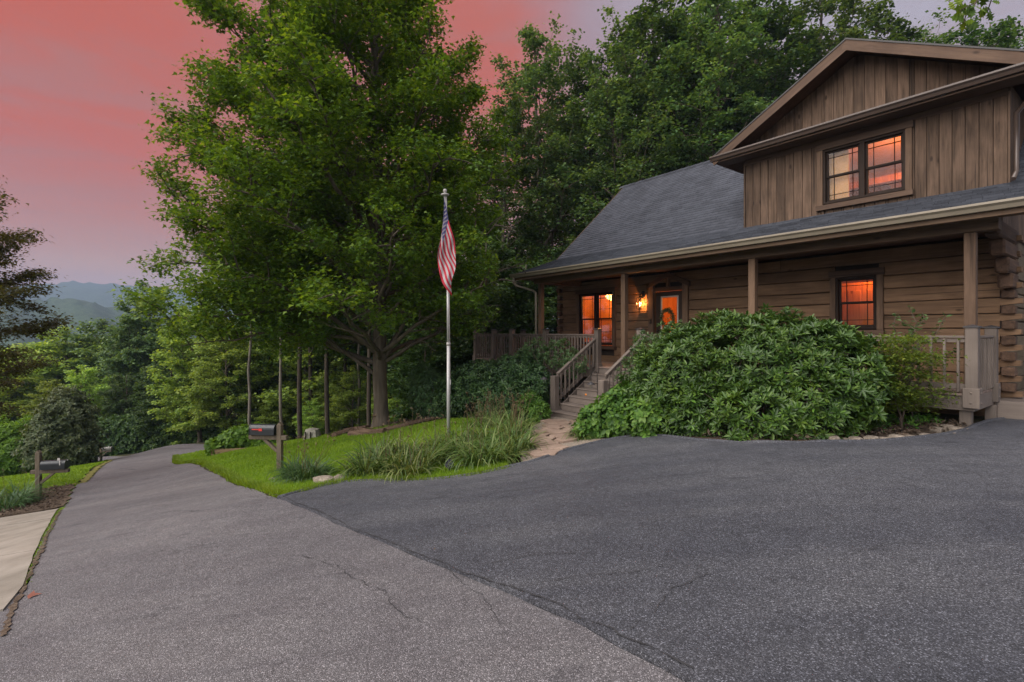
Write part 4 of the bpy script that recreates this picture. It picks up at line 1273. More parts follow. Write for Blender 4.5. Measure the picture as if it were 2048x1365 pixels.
# ---- lantern beside the door
lan = thing('wall_lantern', 'black glass box lantern lit beside the front door', 'lantern', hw(7.62, WV - .14, 1.78), HROT)
q = MB()
for x in (-.075, .075):
    for y in (-.075, .075): q.box(x - .006, x + .006, y - .006, y + .006, -.17, .15, 0)
for z in (-.17, .15):
    q.box(-.081, .081, -.081, -.069, z - .006, z + .006, 0); q.box(-.081, .081, .069, .081, z - .006, z + .006, 0)
    q.box(-.081, -.069, -.069, .069, z - .006, z + .006, 0); q.box(.069, .081, -.069, .069, z - .006, z + .006, 0)
part(q, 'cage', 'black_metal', lan)
part(MB().box(-.07, .07, -.07, .07, .158, .17, 0).box(-.03, .03, -.03, .03, .17, .21, 0), 'lid', 'black_metal', lan)
part(MB().tube([(0, 0, .21), (0, 0, .27), (0, .06, .31), (0, .13, .30)], .009, 8).box(-.05, .05, .12, .14, .18, .36, .004), 'bracket', 'black_metal', lan)
part(MB().box(-.07, .07, -.07, .07, -.176, -.166, 0), 'base', 'black_metal', lan)
for x in (-.024, .024):
    part(MB().tube([(x, 0, -.16), (x, 0, -.05)], .008, 8), 'candle', 'door_white', lan)
    part(MB().lathe([(0.004, -.045), (.013, -.02), (.015, 0), (.009, .025), (0.0, .045)], (x, 0, 0), 10), 'bulb', 'bulb', lan)
ld = bpy.data.lights.new('lantern_light', 'POINT'); ld.energy = 9; ld.color = (1.0, 0.36, 0.09); ld.shadow_soft_size = 0.02
lo = bpy.data.objects.new('lantern_light', ld); COL.objects.link(lo); lo.parent = lan; lo.location = (0, -0.0, 0.0)
# small dark box (doorbell camera height) under the lantern
db = thing('doorbell_box', 'small dark box mounted on the door post below the lantern', 'doorbell', hw(7.30, WV - .09, 1.25), HROT)
part(MB().box(-.03, .03, -.012, .012, -.07, .07, .006), 'case', 'black_metal', db)
part(MB().lathe([(0, .008), (.014, .006), (.016, 0)], (0, 0, 0), 10), 'button', 'cap_black', db).rotation_euler = (math.radians(90), 0, 0)
bpy.data.objects['button'].location = (0, -.012, -.03)
# ================================================================== foliage
leafmat('maple_leaf', (0.038, 0.078, 0.014), (0.085, 0.157, 0.019), (0.177, 0.243, 0.024), 0.40, 0.5, 0.5)
leafmat('forest_leaf', (0.024, 0.057, 0.019), (0.054, 0.111, 0.030), (0.105, 0.165, 0.039), 0.35, 0.5, 0.35)
leafmat('birch_leaf', (0.047, 0.098, 0.038), (0.093, 0.169, 0.060), (0.181, 0.255, 0.085), 0.35, 0.5, 0.35)
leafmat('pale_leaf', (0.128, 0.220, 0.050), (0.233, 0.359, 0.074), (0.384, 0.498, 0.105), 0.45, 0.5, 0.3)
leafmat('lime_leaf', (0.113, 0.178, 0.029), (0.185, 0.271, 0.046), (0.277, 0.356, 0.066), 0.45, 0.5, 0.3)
leafmat('dusty_leaf', (0.052, 0.078, 0.039), (0.098, 0.127, 0.062), (0.150, 0.169, 0.085), 0.25, 0.55, 0.5)
leafmat('bronze_leaf', (0.058, 0.044, 0.018), (0.078, 0.085, 0.023), (0.124, 0.111, 0.033), 0.35, 0.5, 0.6)
leafmat('rhodo_leaf', (0.026, 0.067, 0.014), (0.054, 0.126, 0.020), (0.111, 0.199, 0.025), 0.18, 0.42, 2.2, 0.4)
leafmat('laurel_leaf', (0.028, 0.074, 0.026), (0.055, 0.136, 0.045), (0.113, 0.214, 0.055), 0.15, 0.42, 1.2, 0.4)
leafmat('soft_leaf', (0.037, 0.098, 0.017), (0.077, 0.169, 0.026), (0.139, 0.241, 0.036), 0.30, 0.45, 1.4)
leafmat('viburnum_leaf', (0.040, 0.082, 0.030), (0.075, 0.130, 0.048), (0.130, 0.185, 0.080), 0.25, 0.5, 1.6)
leafmat('acer_leaf', (0.054, 0.102, 0.018), (0.109, 0.174, 0.024), (0.186, 0.248, 0.035), 0.40, 0.5, 1.6)
leafmat('squash_leaf', (0.070, 0.145, 0.020), (0.120, 0.220, 0.030), (0.180, 0.290, 0.045), 0.35, 0.5, 1.4)
leafmat('daylily_blade', (0.035, 0.075, 0.016), (0.085, 0.145, 0.032), (0.210, 0.235, 0.085), 0.25, 0.5, 1.2)
leafmat('liriope_blade', (0.022, 0.060, 0.020), (0.050, 0.105, 0.034), (0.105, 0.165, 0.060), 0.2, 0.4, 1.5)
leafmat('grass_blade', (0.094, 0.174, 0.010), (0.156, 0.263, 0.014), (0.225, 0.325, 0.020), 0.35, 0.5, 0.8)
leafmat('dry_stalk', (0.12, 0.085, 0.045), (0.22, 0.16, 0.085), (0.30, 0.22, 0.12), 0.1, 0.7, 1.0)
wood('bark', (0.050, 0.040, 0.030), (0.155, 0.130, 0.100), 'z', 0.95, 12, bump=1.2, knots=False)
wood('dark_bark', (0.026, 0.021, 0.016), (0.080, 0.066, 0.050), 'z', 0.95, 12, bump=1.0, knots=False)
wood('pale_bark', (0.08, 0.07, 0.058), (0.21, 0.19, 0.16), 'z', 0.9, 9, bump=0.9, knots=False)
plain('twig', (0.075, 0.055, 0.040), 0.9, var=0.3)

# leaf templates: rows of (along, across, up) and faces
LT = {
 'oval': (np.array([(0, 0, 0), (.30, .5, .07), (.30, -.5, .07), (.68, .42, .03), (.68, -.42, .03), (1, 0, -.10), (.34, 0, -.03), (.70, 0, -.06)]),
          np.array([(0, 6, 1, 1), (0, 2, 6, 6), (6, 7, 3, 1), (6, 2, 4, 7), (7, 5, 3, 3), (7, 4, 5, 5)])),
 'quad': (np.array([(0, 0, 0), (.5, .5, .06), (1, 0, -.06), (.5, -.5, .06)]), np.array([(0, 3, 2, 1)])),
 'maple': (np.array([(0, 0, 0), (.30, .52, .05), (.46, .20, .0), (1, 0, -.1), (.46, -.20, 0), (.30, -.52, .05)]), np.array([(0, 4, 3, 2), (0, 2, 1, 1), (0, 5, 4, 4)])),
}
def leaves(P, D, N, L, W, shape='quad', seed=0):
    """P base points, D leaf directions, N leaf normals, L lengths, W widths"""
    T, Fc = LT[shape]
    D = D / (np.linalg.norm(D, axis=1, keepdims=True) + 1e-9)
    S = np.cross(N, D); S /= (np.linalg.norm(S, axis=1, keepdims=True) + 1e-9)
    U = np.cross(D, S)
    V = P[:, None] + D[:, None] * (T[None, :, 0:1] * L[:, None, None]) + S[:, None] * (T[None, :, 1:2] * W[:, None, None]) + U[:, None] * (T[None, :, 2:3] * L[:, None, None])
    n, k = len(P), len(T)
    F = Fc[None] + (np.arange(n) * k)[:, None, None]
    return V.reshape(-1, 3), F.reshape(-1, 4), np.repeat(np.random.default_rng(seed).random(n), len(Fc))
def leaf_mesh(name, P, D, N, L, W, shape='quad', seed=0):
    V, F, R = leaves(P, D, N, L, W, shape, seed)
    if shape == 'quad':
        return mesh_np(name, V, F, R)
    # triangles written as quads with a doubled corner: split them out
    tri = F[:, 2] == F[:, 3]
    me = bpy.data.meshes.new(name)
    me.vertices.add(len(V)); me.vertices.foreach_set('co', V.astype(np.float32).ravel())
    lens = np.where(tri, 3, 4).astype(np.int32)
    starts = np.concatenate([[0], np.cumsum(lens)[:-1]]).astype(np.int32)
    mask = np.ones_like(F, bool); mask[tri, 3] = False
    loops = F[mask].astype(np.int32)
    me.loops.add(len(loops)); me.loops.foreach_set('vertex_index', loops)
    me.polygons.add(len(F)); me.polygons.foreach_set('loop_start', starts)
    try: me.polygons.foreach_set('loop_total', lens)
    except Exception: pass
    a = me.attributes.new('rnd', 'FLOAT', 'FACE'); a.data.foreach_set('value', R.astype(np.float32))
    me.update(calc_edges=True)
    return me

def unit(v): return v / (np.linalg.norm(v) + 1e-9)
def curve(p0, p1, sag, n, r):
    """points of a bent branch"""
    t = np.linspace(0, 1, n)[:, None]
    mid = (p0 + p1) / 2 + sag
    c = (1 - t) ** 2 * p0 + 2 * t * (1 - t) * mid + t ** 2 * p1
    c[1:-1] += r.normal(0, 0.015 * np.linalg.norm(p1 - p0), (n - 2, 3))
    return c

def tree_mesh(seed, Ht, h0, prof, nprim=26, tr=0.2, nleaf=30000, leaf=0.13, shape='quad', shift=(0, 0), nsec=8, nter=5, flat=0.55,
              rise=0.35, spread=0.28, forks=None, wob=0.25, droop=0.25, top=0.97, twl=0.9, sv=(-.15, .55), rr=(.72, .98)):
    """prof: list of (height fraction of the crown, radius). Returns (wood MB, crown mesh)."""
    r = np.random.default_rng(seed)
    ph, pr = zip(*prof)
    R = lambda h: np.interp(np.clip((h - h0) / (Ht - h0), 0, 1), ph, pr)
    wb = MB()
    nt = 12
    tz = np.linspace(0, Ht * top, nt)
    tp = np.zeros((nt, 3)); tp[:, 2] = tz
    tp[1:, :2] += np.cumsum(r.normal(0, wob * Ht / 20 / 3, (nt - 1, 2)), 0)
    tp[:, 0] += shift[0] * np.clip((tz - h0) / (Ht - h0), 0, 1) * .4; tp[:, 1] += shift[1] * np.clip((tz - h0) / (Ht - h0), 0, 1) * .4
    trr = tr * (1 - tz / Ht) ** 0.75 + 0.012
    base = [tuple(tp[0] + (0, 0, -.4)), tuple(tp[0] + (0, 0, .0)), tuple(tp[0] * .75 + tp[1] * .25 * np.array([1, 1, 1]) + 0)]
    wb.tube(base[:2] + [tuple(tp[0] + (0, 0, 0.12 * 3 * tr / .3)), tuple(tp[0] + (0, 0, 0.9 * tr / .3))] + [tuple(q) for q in tp[1:]],
            [tr * 1.7, tr * 1.5, tr * 1.2, tr * 1.0] + [float(q) * .98 for q in trr[1:]], 10)
    trunk_at = lambda h: np.array([np.interp(h, tz, tp[:, 0]), np.interp(h, tz, tp[:, 1]), h])
    LP = []; LD = []
    prims = []
    for i in range(nprim):
        u = (i + r.uniform(0, .8)) / nprim
        he = h0 + (Ht - h0) * (u ** 0.85)
        az = i * 2.39996 + r.normal(0, .25)
        rad = R(he) * r.uniform(*rr)
        up = min(rise * rad + 0.10 * (he - h0) + 0.2, he * 0.75)
        hs = np.clip(he - up * r.uniform(.8, 1.3), h0 * 0.55, Ht * .9)
        sh = np.clip((he - h0) / (Ht - h0) * 3, .4, 1)
        e = np.array([math.cos(az) * rad + shift[0] * sh, math.sin(az) * rad + shift[1] * sh, he - droop * rad * (1 - u) * .3])
        prims.append((trunk_at(hs), e, hs))
    for f in (forks or []):
        prims.append((trunk_at(f[0]), np.array(f[1], float), f[0]))
    nreg = len(prims) - len(forks or [])
    for ip, (p0, e, hs) in enumerate(prims):
        L = np.linalg.norm(e - p0)
        if L < .3: continue
        sag = np.array([0, 0, 0.16 * L]) * r.uniform(-.6, 1) + np.array([(e - p0)[0], (e - p0)[1], 0]) * .06
        c = curve(p0, e, sag, 8, r)
        r0 = min(float(np.interp(hs, tz, trr)) * .6, tr * .42 * (L / (max(pr) + .01)) ** .5 + .015)
        r0 *= .62 if ip >= nreg else .8
        wb.tube([tuple(q) for q in c], [max(.008, r0 * (1 - k / 7.5)) for k in range(8)], 6, caps=False)
        d = unit(e - p0)
        ns = max(3, int(nsec * min(1.3, L / (max(pr) * .8))))
        for j in range(ns):
            t = 0.22 + 0.78 * (j + r.uniform(0, 1)) / ns
            idx = t * 7; k = min(6, int(idx)); s0 = c[k] + (c[k + 1] - c[k]) * (idx - k)
            out = np.array([d[0], d[1], 0.0]); sd = np.cross(d, (0, 0, 1.0)); sgn = 1 if j % 2 else -1
            dirn = unit(out * r.uniform(.3, .8) + sd * sgn * r.uniform(.4, 1.0) + np.array([0, 0, r.uniform(*sv)]))
            L2 = twl * max(.55, .34 * L) * r.uniform(.6, 1.15) * (1.15 - .5 * t)
            e2 = s0 + dirn * L2
            c2 = curve(s0, e2, np.array([0, 0, .08 * L2]), 4, r)
            wb.tube([tuple(q) for q in c2], [max(.004, r0 * .34 * (1 - q / 4.5)) for q in range(4)], 4, caps=False)
            for q in range(nter):
                tt = 0.25 + .75 * (q + r.uniform(0, 1)) / nter
                ix = tt * 3; kk = min(2, int(ix)); b0 = c2[kk] + (c2[kk + 1] - c2[kk]) * (ix - kk)
                d3 = unit(dirn + r.normal(0, .65, 3) * np.array([1, 1, .45]))
                L3 = L2 * r.uniform(.25, .55)
                e3 = b0 + d3 * L3
                wb.tube([tuple(b0), tuple(e3)], [.005, .002], 3, caps=False, smooth=False)
                LP.append((b0, e3, L3))
    nt_ = len(LP)
    B0 = np.array([q[0] for q in LP]); E3 = np.array([q[1] for q in LP])
    wgt = np.array([q[2] for q in LP]) + .15
    wgt *= r.uniform(.3, 1.6, nt_); wgt /= wgt.sum()
    pick = r.choice(nt_, nleaf, p=wgt)
    t = r.uniform(.1, 1.25, (nleaf, 1))
    P = B0[pick] + (E3[pick] - B0[pick]) * t + r.normal(0, 1, (nleaf, 3)) * np.array([spread, spread, spread * flat])
    az = r.uniform(0, 2 * np.pi, nleaf)
    Dv = np.stack([np.cos(az), np.sin(az), r.normal(-.35, .35, nleaf)], 1) + .5 * (E3[pick] - B0[pick])
    N = np.stack([r.normal(0, .45, nleaf), r.normal(0, .45, nleaf), np.ones(nleaf)], 1)
    Ls = leaf * r.uniform(.65, 1.3, nleaf)
    return wb, (P, Dv, N, Ls)
def make_tree(name, label, loc, args, leafm='forest_leaf', barkm='bark', rz=0.0, group=None, cat='tree', wl=0.75, keep=None):
    shape = args.get('shape', 'quad')
    wb, (P, D, N, Ls) = tree_mesh(**args)
    if keep is not None:
        k = keep(P); P, D, N, Ls = P[k], D[k], N[k], Ls[k]
    t = thing(name, label, cat, loc, rz, group)
    wb.build('trunk', barkm, t)
    link('crown', leaf_mesh('crown', P, D, N, Ls, Ls * wl, shape, args['seed']), leafm, t)
    return t

# ------------------------------------------------------------------ the big maple
mb_ = G(762, 858)
MAPLE = dict(seed=5, Ht=16.4, h0=3.3, prof=[(0, 3.6), (.06, 4.6), (.16, 5.0), (.33, 4.9), (.45, 4.5), (.56, 4.1), (.66, 3.4), (.78, 2.6), (.9, 1.7), (1, .4)],
             nprim=84, tr=0.205, nleaf=235000, leaf=0.115, sv=(-.3, 1.1), rr=(.80, .96), shape='maple', shift=(-0.85, 0.2), nsec=10, nter=7, flat=.8, rise=.45, spread=.15, wob=.12, droop=.4, twl=.72,
             forks=[(1.45, (-4.0, -1.3, 4.6)), (1.75, (2.0, -.4, 6.2)), (2.6, (-2.4, .8, 7.2)), (3.9, (-3.0, -2.0, 8.5)), (3.4, (1.8, 1.6, 8.8)), (3.6, (-5.0, .6, 3.7)), (4.4, (-1.2, -2.2, 10.0)), (4.8, (.9, -1.0, 11.5)), (4.1, (-4.2, -3.0, 3.0)), (4.6, (-4.8, 1.8, 4.2)), (2.3, (-4.2, -2.2, 2.4)), (5.0, (-5.2, -1.2, 4.5)), (5.2, (2.6, 2.0, 7.8))])
make_tree('maple_tree', 'large broad maple tree with dense green crown in the mulch ring on the lawn', (mb_.x, mb_.y, mb_.z), MAPLE, 'maple_leaf', wl=.85,
          keep=lambda P: (P[:, 0] < 3.1 + .32 * np.clip(P[:, 2] - 5, 0, 9) + .25 * np.sin(P[:, 2] * 3 + P[:, 1] * 2)) & ~((P[:, 0] > -1.2 + .3 * np.sin(P[:, 2] * 5)) & (P[:, 2] < 3.0 + .35 * np.sin(P[:, 0] * 2.3 + P[:, 1] * 1.7))))

# ------------------------------------------------------------------ tree kinds for the woods
KIND = {}
def kind(key, leafm, barkm, wl=.75, **a):
    wb, (P, D, N, Ls) = tree_mesh(**a)
    t = wb.mesh('trunk'); t.materials.append(MATS[barkm])
    c = leaf_mesh('crown', P, D, N, Ls, Ls * wl, a.get('shape', 'quad'), a['seed']); c.materials.append(MATS[leafm])
    KIND[key] = (t, c)
TALL = [(0, 1.6), (.15, 2.9), (.35, 3.6), (.6, 3.4), (.8, 2.5), (.93, 1.4), (1, .4)]
kind('tall_a', 'forest_leaf', 'bark', seed=21, Ht=22, h0=6.0, prof=TALL, nprim=34, tr=.24, nleaf=30000, leaf=.20, nsec=7, nter=5, spread=.20, flat=.5, rise=.9)
kind('tall_b', 'birch_leaf', 'bark', seed=22, Ht=22, h0=5.0, prof=[(0, 1.4), (.2, 3.0), (.45, 3.9), (.7, 3.2), (.88, 2.1), (1, .4)], nprim=32, tr=.22, nleaf=30000, leaf=.19, nsec=7, nter=5, spread=.19, flat=.6, rise=1.1)
kind('tall_c', 'forest_leaf', 'pale_bark', seed=23, Ht=22, h0=8.0, prof=[(0, 1.5), (.2, 2.6), (.5, 3.0), (.75, 2.5), (.9, 1.6), (1, .3)], nprim=28, tr=.19, nleaf=20000, leaf=.20, nsec=6, nter=5, spread=.20, flat=.55, rise=.9)
kind('mid_a', 'pale_leaf', 'bark', seed=24, Ht=12, h0=1.6, prof=[(0, 1.8), (.15, 3.2), (.4, 4.0), (.7, 3.1), (.9, 1.8), (1, .3)], nprim=32, tr=.17, nleaf=30000, leaf=.20, nsec=8, nter=5, spread=.20, flat=.45, rise=.5)
kind('mid_b', 'forest_leaf', 'bark', seed=25, Ht=12, h0=1.8, prof=[(0, 1.9), (.2, 3.1), (.5, 3.5), (.75, 2.7), (.92, 1.4), (1, .3)], nprim=30, tr=.17, nleaf=28000, leaf=.20, nsec=8, nter=5, spread=.2, flat=.5, rise=.6)
kind('low_a', 'soft_leaf', 'bark', seed=26, Ht=6, h0=.4, prof=[(0, 1.3), (.2, 2.2), (.5, 2.4), (.8, 1.6), (1, .3)], nprim=26, tr=.07, nleaf=17000, leaf=.14, nsec=7, nter=4, spread=.14, flat=.5, rise=.5)
kind('low_b', 'forest_leaf', 'bark', seed=27, Ht=6, h0=.3, prof=[(0, 1.5), (.2, 2.3), (.5, 2.3), (.8, 1.5), (1, .3)], nprim=26, tr=.07, nleaf=17000, leaf=.14, nsec=7, nter=4, spread=.14, flat=.45, rise=.4)
kind('thin', 'forest_leaf', 'pale_bark', seed=28, Ht=18, h0=8.5, prof=[(0, .8), (.3, 1.8), (.6, 2.0), (.85, 1.2), (1, .2)], nprim=18, tr=.09, nleaf=8000, leaf=.18, nsec=5, nter=4, spread=.2, flat=.5, rise=.8, wob=.35)
kind('dark', 'forest_leaf', 'dark_bark', seed=29, Ht=16, h0=6.0, prof=[(0, 1.2), (.3, 2.6), (.6, 2.6), (.85, 1.6), (1, .2)], nprim=22, tr=.115, nleaf=11000, leaf=.20, nsec=6, nter=4, spread=.2, flat=.5, rise=.8, wob=.3)
SWAP = {}
def kind_mesh(key, leafm):
    t, c = KIND[key]
    if leafm is None: return t, c
    k = (key, leafm)
    if k not in SWAP:
        c2 = c.copy(); c2.materials[0] = MATS[leafm]; SWAP[k] = c2
    return t, SWAP[k]
def plant(key, px, D, ytop, label, name='tree', group=None, leafm=None, wide=1.0, rz=None, dz=0.0, cat='tree'):
    x = (px - 1024) / 1010 * D
    zg = H(x, D) + dz
    ztop = -(ytop - 665) / 1010 * D
    t, c = kind_mesh(key, leafm)
    H0 = {'tall_a': 22, 'tall_b': 22, 'tall_c': 22, 'mid_a': 12, 'mid_b': 12, 'low_a': 6, 'low_b': 6, 'thin': 18, 'dark': 16}[key]
    s = (ztop - zg) / (H0 * 1.0)
    r_ = thing(name, label, cat, (x, D, zg), random.uniform(0, 6.28) if rz is None else rz, group)
    r_.scale = (s * wide, s * wide, s)
    for nm, me in (('trunk', t), ('crown', c)):
        o = bpy.data.objects.new(nm, me); COL.objects.link(o); o.parent = r_
    return r_
GB = 'tall trees standing behind the house'
# behind the house
for px, D, yt, k, w, lab in [
    (1015, 27, 190, 'tall_c', .9, 'slender tall tree between the maple and the house with sky showing through'),
    (1085, 30, 45, 'tall_b', 1.0, 'tall airy tree with a peaked crown beside the sunset gap'),
    (1175, 33, 95, 'tall_a', .9, 'tall tree with a lower rounded top behind the left end of the roof'),
    (1235, 28, 35, 'tall_b', 1.0, 'tall dark tree rising behind the middle of the main roof'),
    (1320, 29, -25, 'tall_a', 1.05, 'tallest dark tree behind the main roof, second from the dormer'),
    (1420, 28, -60, 'tall_b', 1.0, 'tall tree rising just left of the dormer gable'),
    (1400, 36, 20, 'tall_c', 1.1, 'thin trunked tree deeper in the wood left of the dormer'),
    (1520, 30, -40, 'tall_a', 1.0, 'tall tree directly behind the left slope of the gable'),
    (1630, 30, -50, 'tall_b', 1.1, 'tall tree directly behind the peak of the gable'),
    (1740, 31, 5, 'tall_a', 1.0, 'tree just right of the gable peak with sky beside it'),
    (1850, 30, 45, 'tall_b', 1.0, 'tree behind the right slope of the gable under the pale sky gap'),
    (1960, 30, 28, 'tall_a', 1.1, 'bright green tree at the top right corner behind the gable'),
    (2100, 31, 0, 'tall_b', 1.1, 'tree at the right edge of view behind the gable'),
    (1130, 40, 200, 'tall_c', 1.1, 'pale trunked tree far back beyond the left end of the roof'),
    (1290, 42, 150, 'tall_a', 1.1, 'distant dark tree filling the wood behind the roof ridge'),
    (1480, 44, 120, 'tall_c', 1.2, 'distant tree deep behind the dormer')]:
    plant(k, px, D, yt, lab, 'forest_tree', GB, wide=w)
# low growth under and left of them
GU = 'understorey trees at the edge of the wood'  # lighter leaf colours below stand in for light missing under the canopy
for px, D, yt, k, lm, lab in [
    (965, 21, 470, 'mid_b', None, 'dark leafy tree between the flagpole and the porch'),
    (1045, 25, 520, 'mid_b', None, 'leafy tree seen through the left porch opening'),
    (1110, 26, 500, 'mid_a', 'forest_leaf', 'understorey tree right behind the corner porch post'),
    (900, 24, 560, 'low_a', 'forest_leaf', 'rounded understorey tree behind the flagpole'),
    (850, 20, 660, 'low_b', None, 'low spreading tree right of the maple trunk'),
    (930, 30, 400, 'dark', None, 'straight dark trunked tree behind the flagpole'),
    (1000, 34, 420, 'dark', None, 'straight dark trunked tree behind the porch railing'),
    (705, 29, 740, 'low_b', 'pale_leaf', 'low green tree seen just left of the maple trunk'),
    (610, 33, 640, 'low_a', 'pale_leaf', 'low tree behind the grey rock cover'),
    (560, 36, 560, 'mid_b', 'soft_leaf', 'full tree in the dark wood above the near mailbox'),
    (660, 38, 520, 'mid_b', 'soft_leaf', 'full tree deep in the wood left of the maple'),
    (780, 36, 560, 'mid_b', 'soft_leaf', 'full tree deep in the wood behind the maple trunk'),
    (880, 38, 540, 'mid_b', None, 'full tree deep in the wood right of the maple trunk'),
    (625, 29, 800, 'low_a', 'pale_leaf', 'low pale green growth on the slope right behind the rock cover'),
    (740, 33, 770, 'low_b', 'pale_leaf', 'low pale green growth left against the maple trunk'),
    (590, 44, 690, 'mid_a', 'pale_leaf', 'pale leaved tree far back in the wood behind the near mailbox'),
    (640, 48, 700, 'mid_a', 'pale_leaf', 'pale leaved tree far back in the wood behind the rock cover'),
    (705, 46, 690, 'mid_a', 'lime_leaf', 'pale leaved tree far back in the wood left of the maple trunk'),
    (820, 45, 690, 'mid_a', 'pale_leaf', 'pale leaved tree far back in the wood right of the maple trunk'),
    (880, 30, 700, 'low_a', 'pale_leaf', 'light green low tree between the flagpole and the dark shrub'),
    (795, 27, 745, 'low_a', 'pale_leaf', 'light green low tree just right of the maple trunk'),
    (660, 31, 770, 'low_b', 'pale_leaf', 'low green growth behind the timber edging'),
    (560, 31, 780, 'low_a', 'pale_leaf', 'low green growth behind the near mailbox post'),
    (500, 32, 700, 'low_b', 'soft_leaf', 'dark shrubby tree above the vegetable bed')]:
    plant(k, px, D, yt, lab, 'understorey_tree', GU, lm, 1.15)
GT = 'slim trees with bare lower trunks in the wood'
for px, D, yt, k, lab in [
    (566, 25, 300, 'thin', 'pale straight trunk rising right behind the near mailbox'),
    (500, 27, 330, 'thin', 'pale leaning trunk rising from the vegetable bed'),
    (600, 27, 250, 'dark', 'dark trunk left of the grey rock cover'),
    (622, 31, 300, 'dark', 'dark trunk right behind the grey rock cover'),
    (655, 26, 250, 'dark', 'dark trunk between the rock cover and the timber edging'),
    (690, 33, 350, 'dark', 'dark trunk just above the left end of the timber edging'),
    (718, 29, 300, 'thin', 'slim trunk close left of the maple'),
    (738, 24, 280, 'dark', 'dark trunk touching the left side of the maple trunk'),
    (815, 30, 330, 'thin', 'slim trunk close right of the maple'),
    (843, 27, 300, 'dark', 'dark trunk between the maple and the dark shrub'),
    (540, 34, 400, 'dark', 'dark trunk above the mailbox box')]:
    plant(k, px, D, yt, lab, 'slim_tree', GT)
# left middle distance
GL = 'trees beyond the cross street at the left'
for px, D, yt, k, lm, w, lab in [
    (455, 31, 640, 'mid_a', None, 1.0, 'pale green tree hanging over the cross street beside the maple'),
    (400, 33, 600, 'mid_a', None, 1.0, 'light green layered tree left of the maple crown'),
    (345, 36, 690, 'mid_a', 'forest_leaf', 1.1, 'mid green tree at the bend of the cross street'),
    (300, 46, 560, 'mid_b', 'birch_leaf', .9, 'blue green tree standing against the mountains'),
    (262, 44, 640, 'mid_b', 'birch_leaf', .9, 'dark blue green tree left of the tree against the mountains'),
    (205, 50, 640, 'mid_a', 'birch_leaf', 1.15, 'broad dull green tree below the mountain ridge'),
    (130, 48, 655, 'mid_a', None, 1.2, 'broad pale tree below the near ridge'),
    (60, 55, 690, 'mid_a', 'lime_leaf', 1.2, 'bright lime green tree low at the left'),
    (10, 44, 730, 'mid_a', 'lime_leaf', 1.1, 'bright lime green tree at the left edge'),
    (-60, 46, 700, 'mid_a', 'pale_leaf', 1.2, 'pale tree just outside the left edge'),
    (250, 38, 745, 'mid_b', None, 1.0, 'deep green tree above the small far mailbox'),
    (170, 40, 730, 'mid_b', 'pale_leaf', 1.0, 'layered green tree behind the grey shrub'),
    (105, 37, 760, 'mid_a', 'lime_leaf', 1.0, 'yellow green tree behind the round shrub'),
    (310, 38, 790, 'low_b', None, 1.3, 'dark low tree along the far kerb of the cross street'),
    (385, 36, 780, 'low_a', 'pale_leaf', 1.2, 'low pale tree along the cross street'),
    (430, 38, 740, 'low_b', None, 1.2, 'dark low tree right along the cross street'),
    (215, 42, 800, 'low_b', None, 1.3, 'low dark tree left of the cross street bend')]:
    plant(k, px, D, yt, lab, 'roadside_tree', GL, lm, w)
# far wood on the valley side: one mass
def far_wood():
    r = np.random.default_rng(91); Vs = []; Fs = []; Rs = []; off = 0
    n = 0
    P = []; Sz = []
    for _ in range(620):
        px = r.uniform(-500, 640); D = r.uniform(62, 230)
        x = (px - 1024) / 1010 * D
        zt = -r.uniform(8, 60) / 1010 * D * 1.0
        if px < 330: zt = min(zt, -(690 - 665) / 1010 * D)
        hgt = r.uniform(9, 13)
        c = np.array([x, D, zt - hgt * .55])
        k = 190
        d = r.normal(0, 1, (k, 3)); d /= np.linalg.norm(d, axis=1, keepdims=True)
        d[:, 2] = np.abs(d[:, 2]) * 1.1 - .25
        rad = hgt * .5 * (1 + .18 * np.sin(d[:, 0] * 5 + _) + .12 * np.sin(d[:, 2] * 9 + _ * 2))
        P.append(c + d * rad[:, None] * r.uniform(.8, 1.03, (k, 1))); Sz.append(np.full(k, .55 * D / 90))
    P = np.concatenate(P); Sz = np.concatenate(Sz); n = len(P)
    D_ = r.normal(0, 1, (n, 3)); N_ = r.normal(0, .6, (n, 3)) + (0, -.3, 1)
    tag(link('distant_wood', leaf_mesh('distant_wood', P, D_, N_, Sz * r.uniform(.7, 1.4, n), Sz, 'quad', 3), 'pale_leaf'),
        'hazy wood filling the valley side below the mountains', 'wood', kind='stuff')
far_wood()

# ------------------------------------------------------------------ dark tree reaching in from the left edge
make_tree('layered_tree', 'bronze green tree with flat layered branches reaching in from the left edge', (-16.9, 14.3, H(-16.9, 14.3)),
          dict(seed=61, Ht=10.2, h0=3.0, prof=[(0, 2.8), (.3, 3.3), (.55, 3.2), (.8, 2.4), (1, .3)], nprim=36, tr=.13, nleaf=52000, leaf=.12, shape='maple',
               nsec=8, nter=5, flat=.38, rise=.16, spread=.20, wob=.1, droop=.3), 'bronze_leaf', wl=.6)

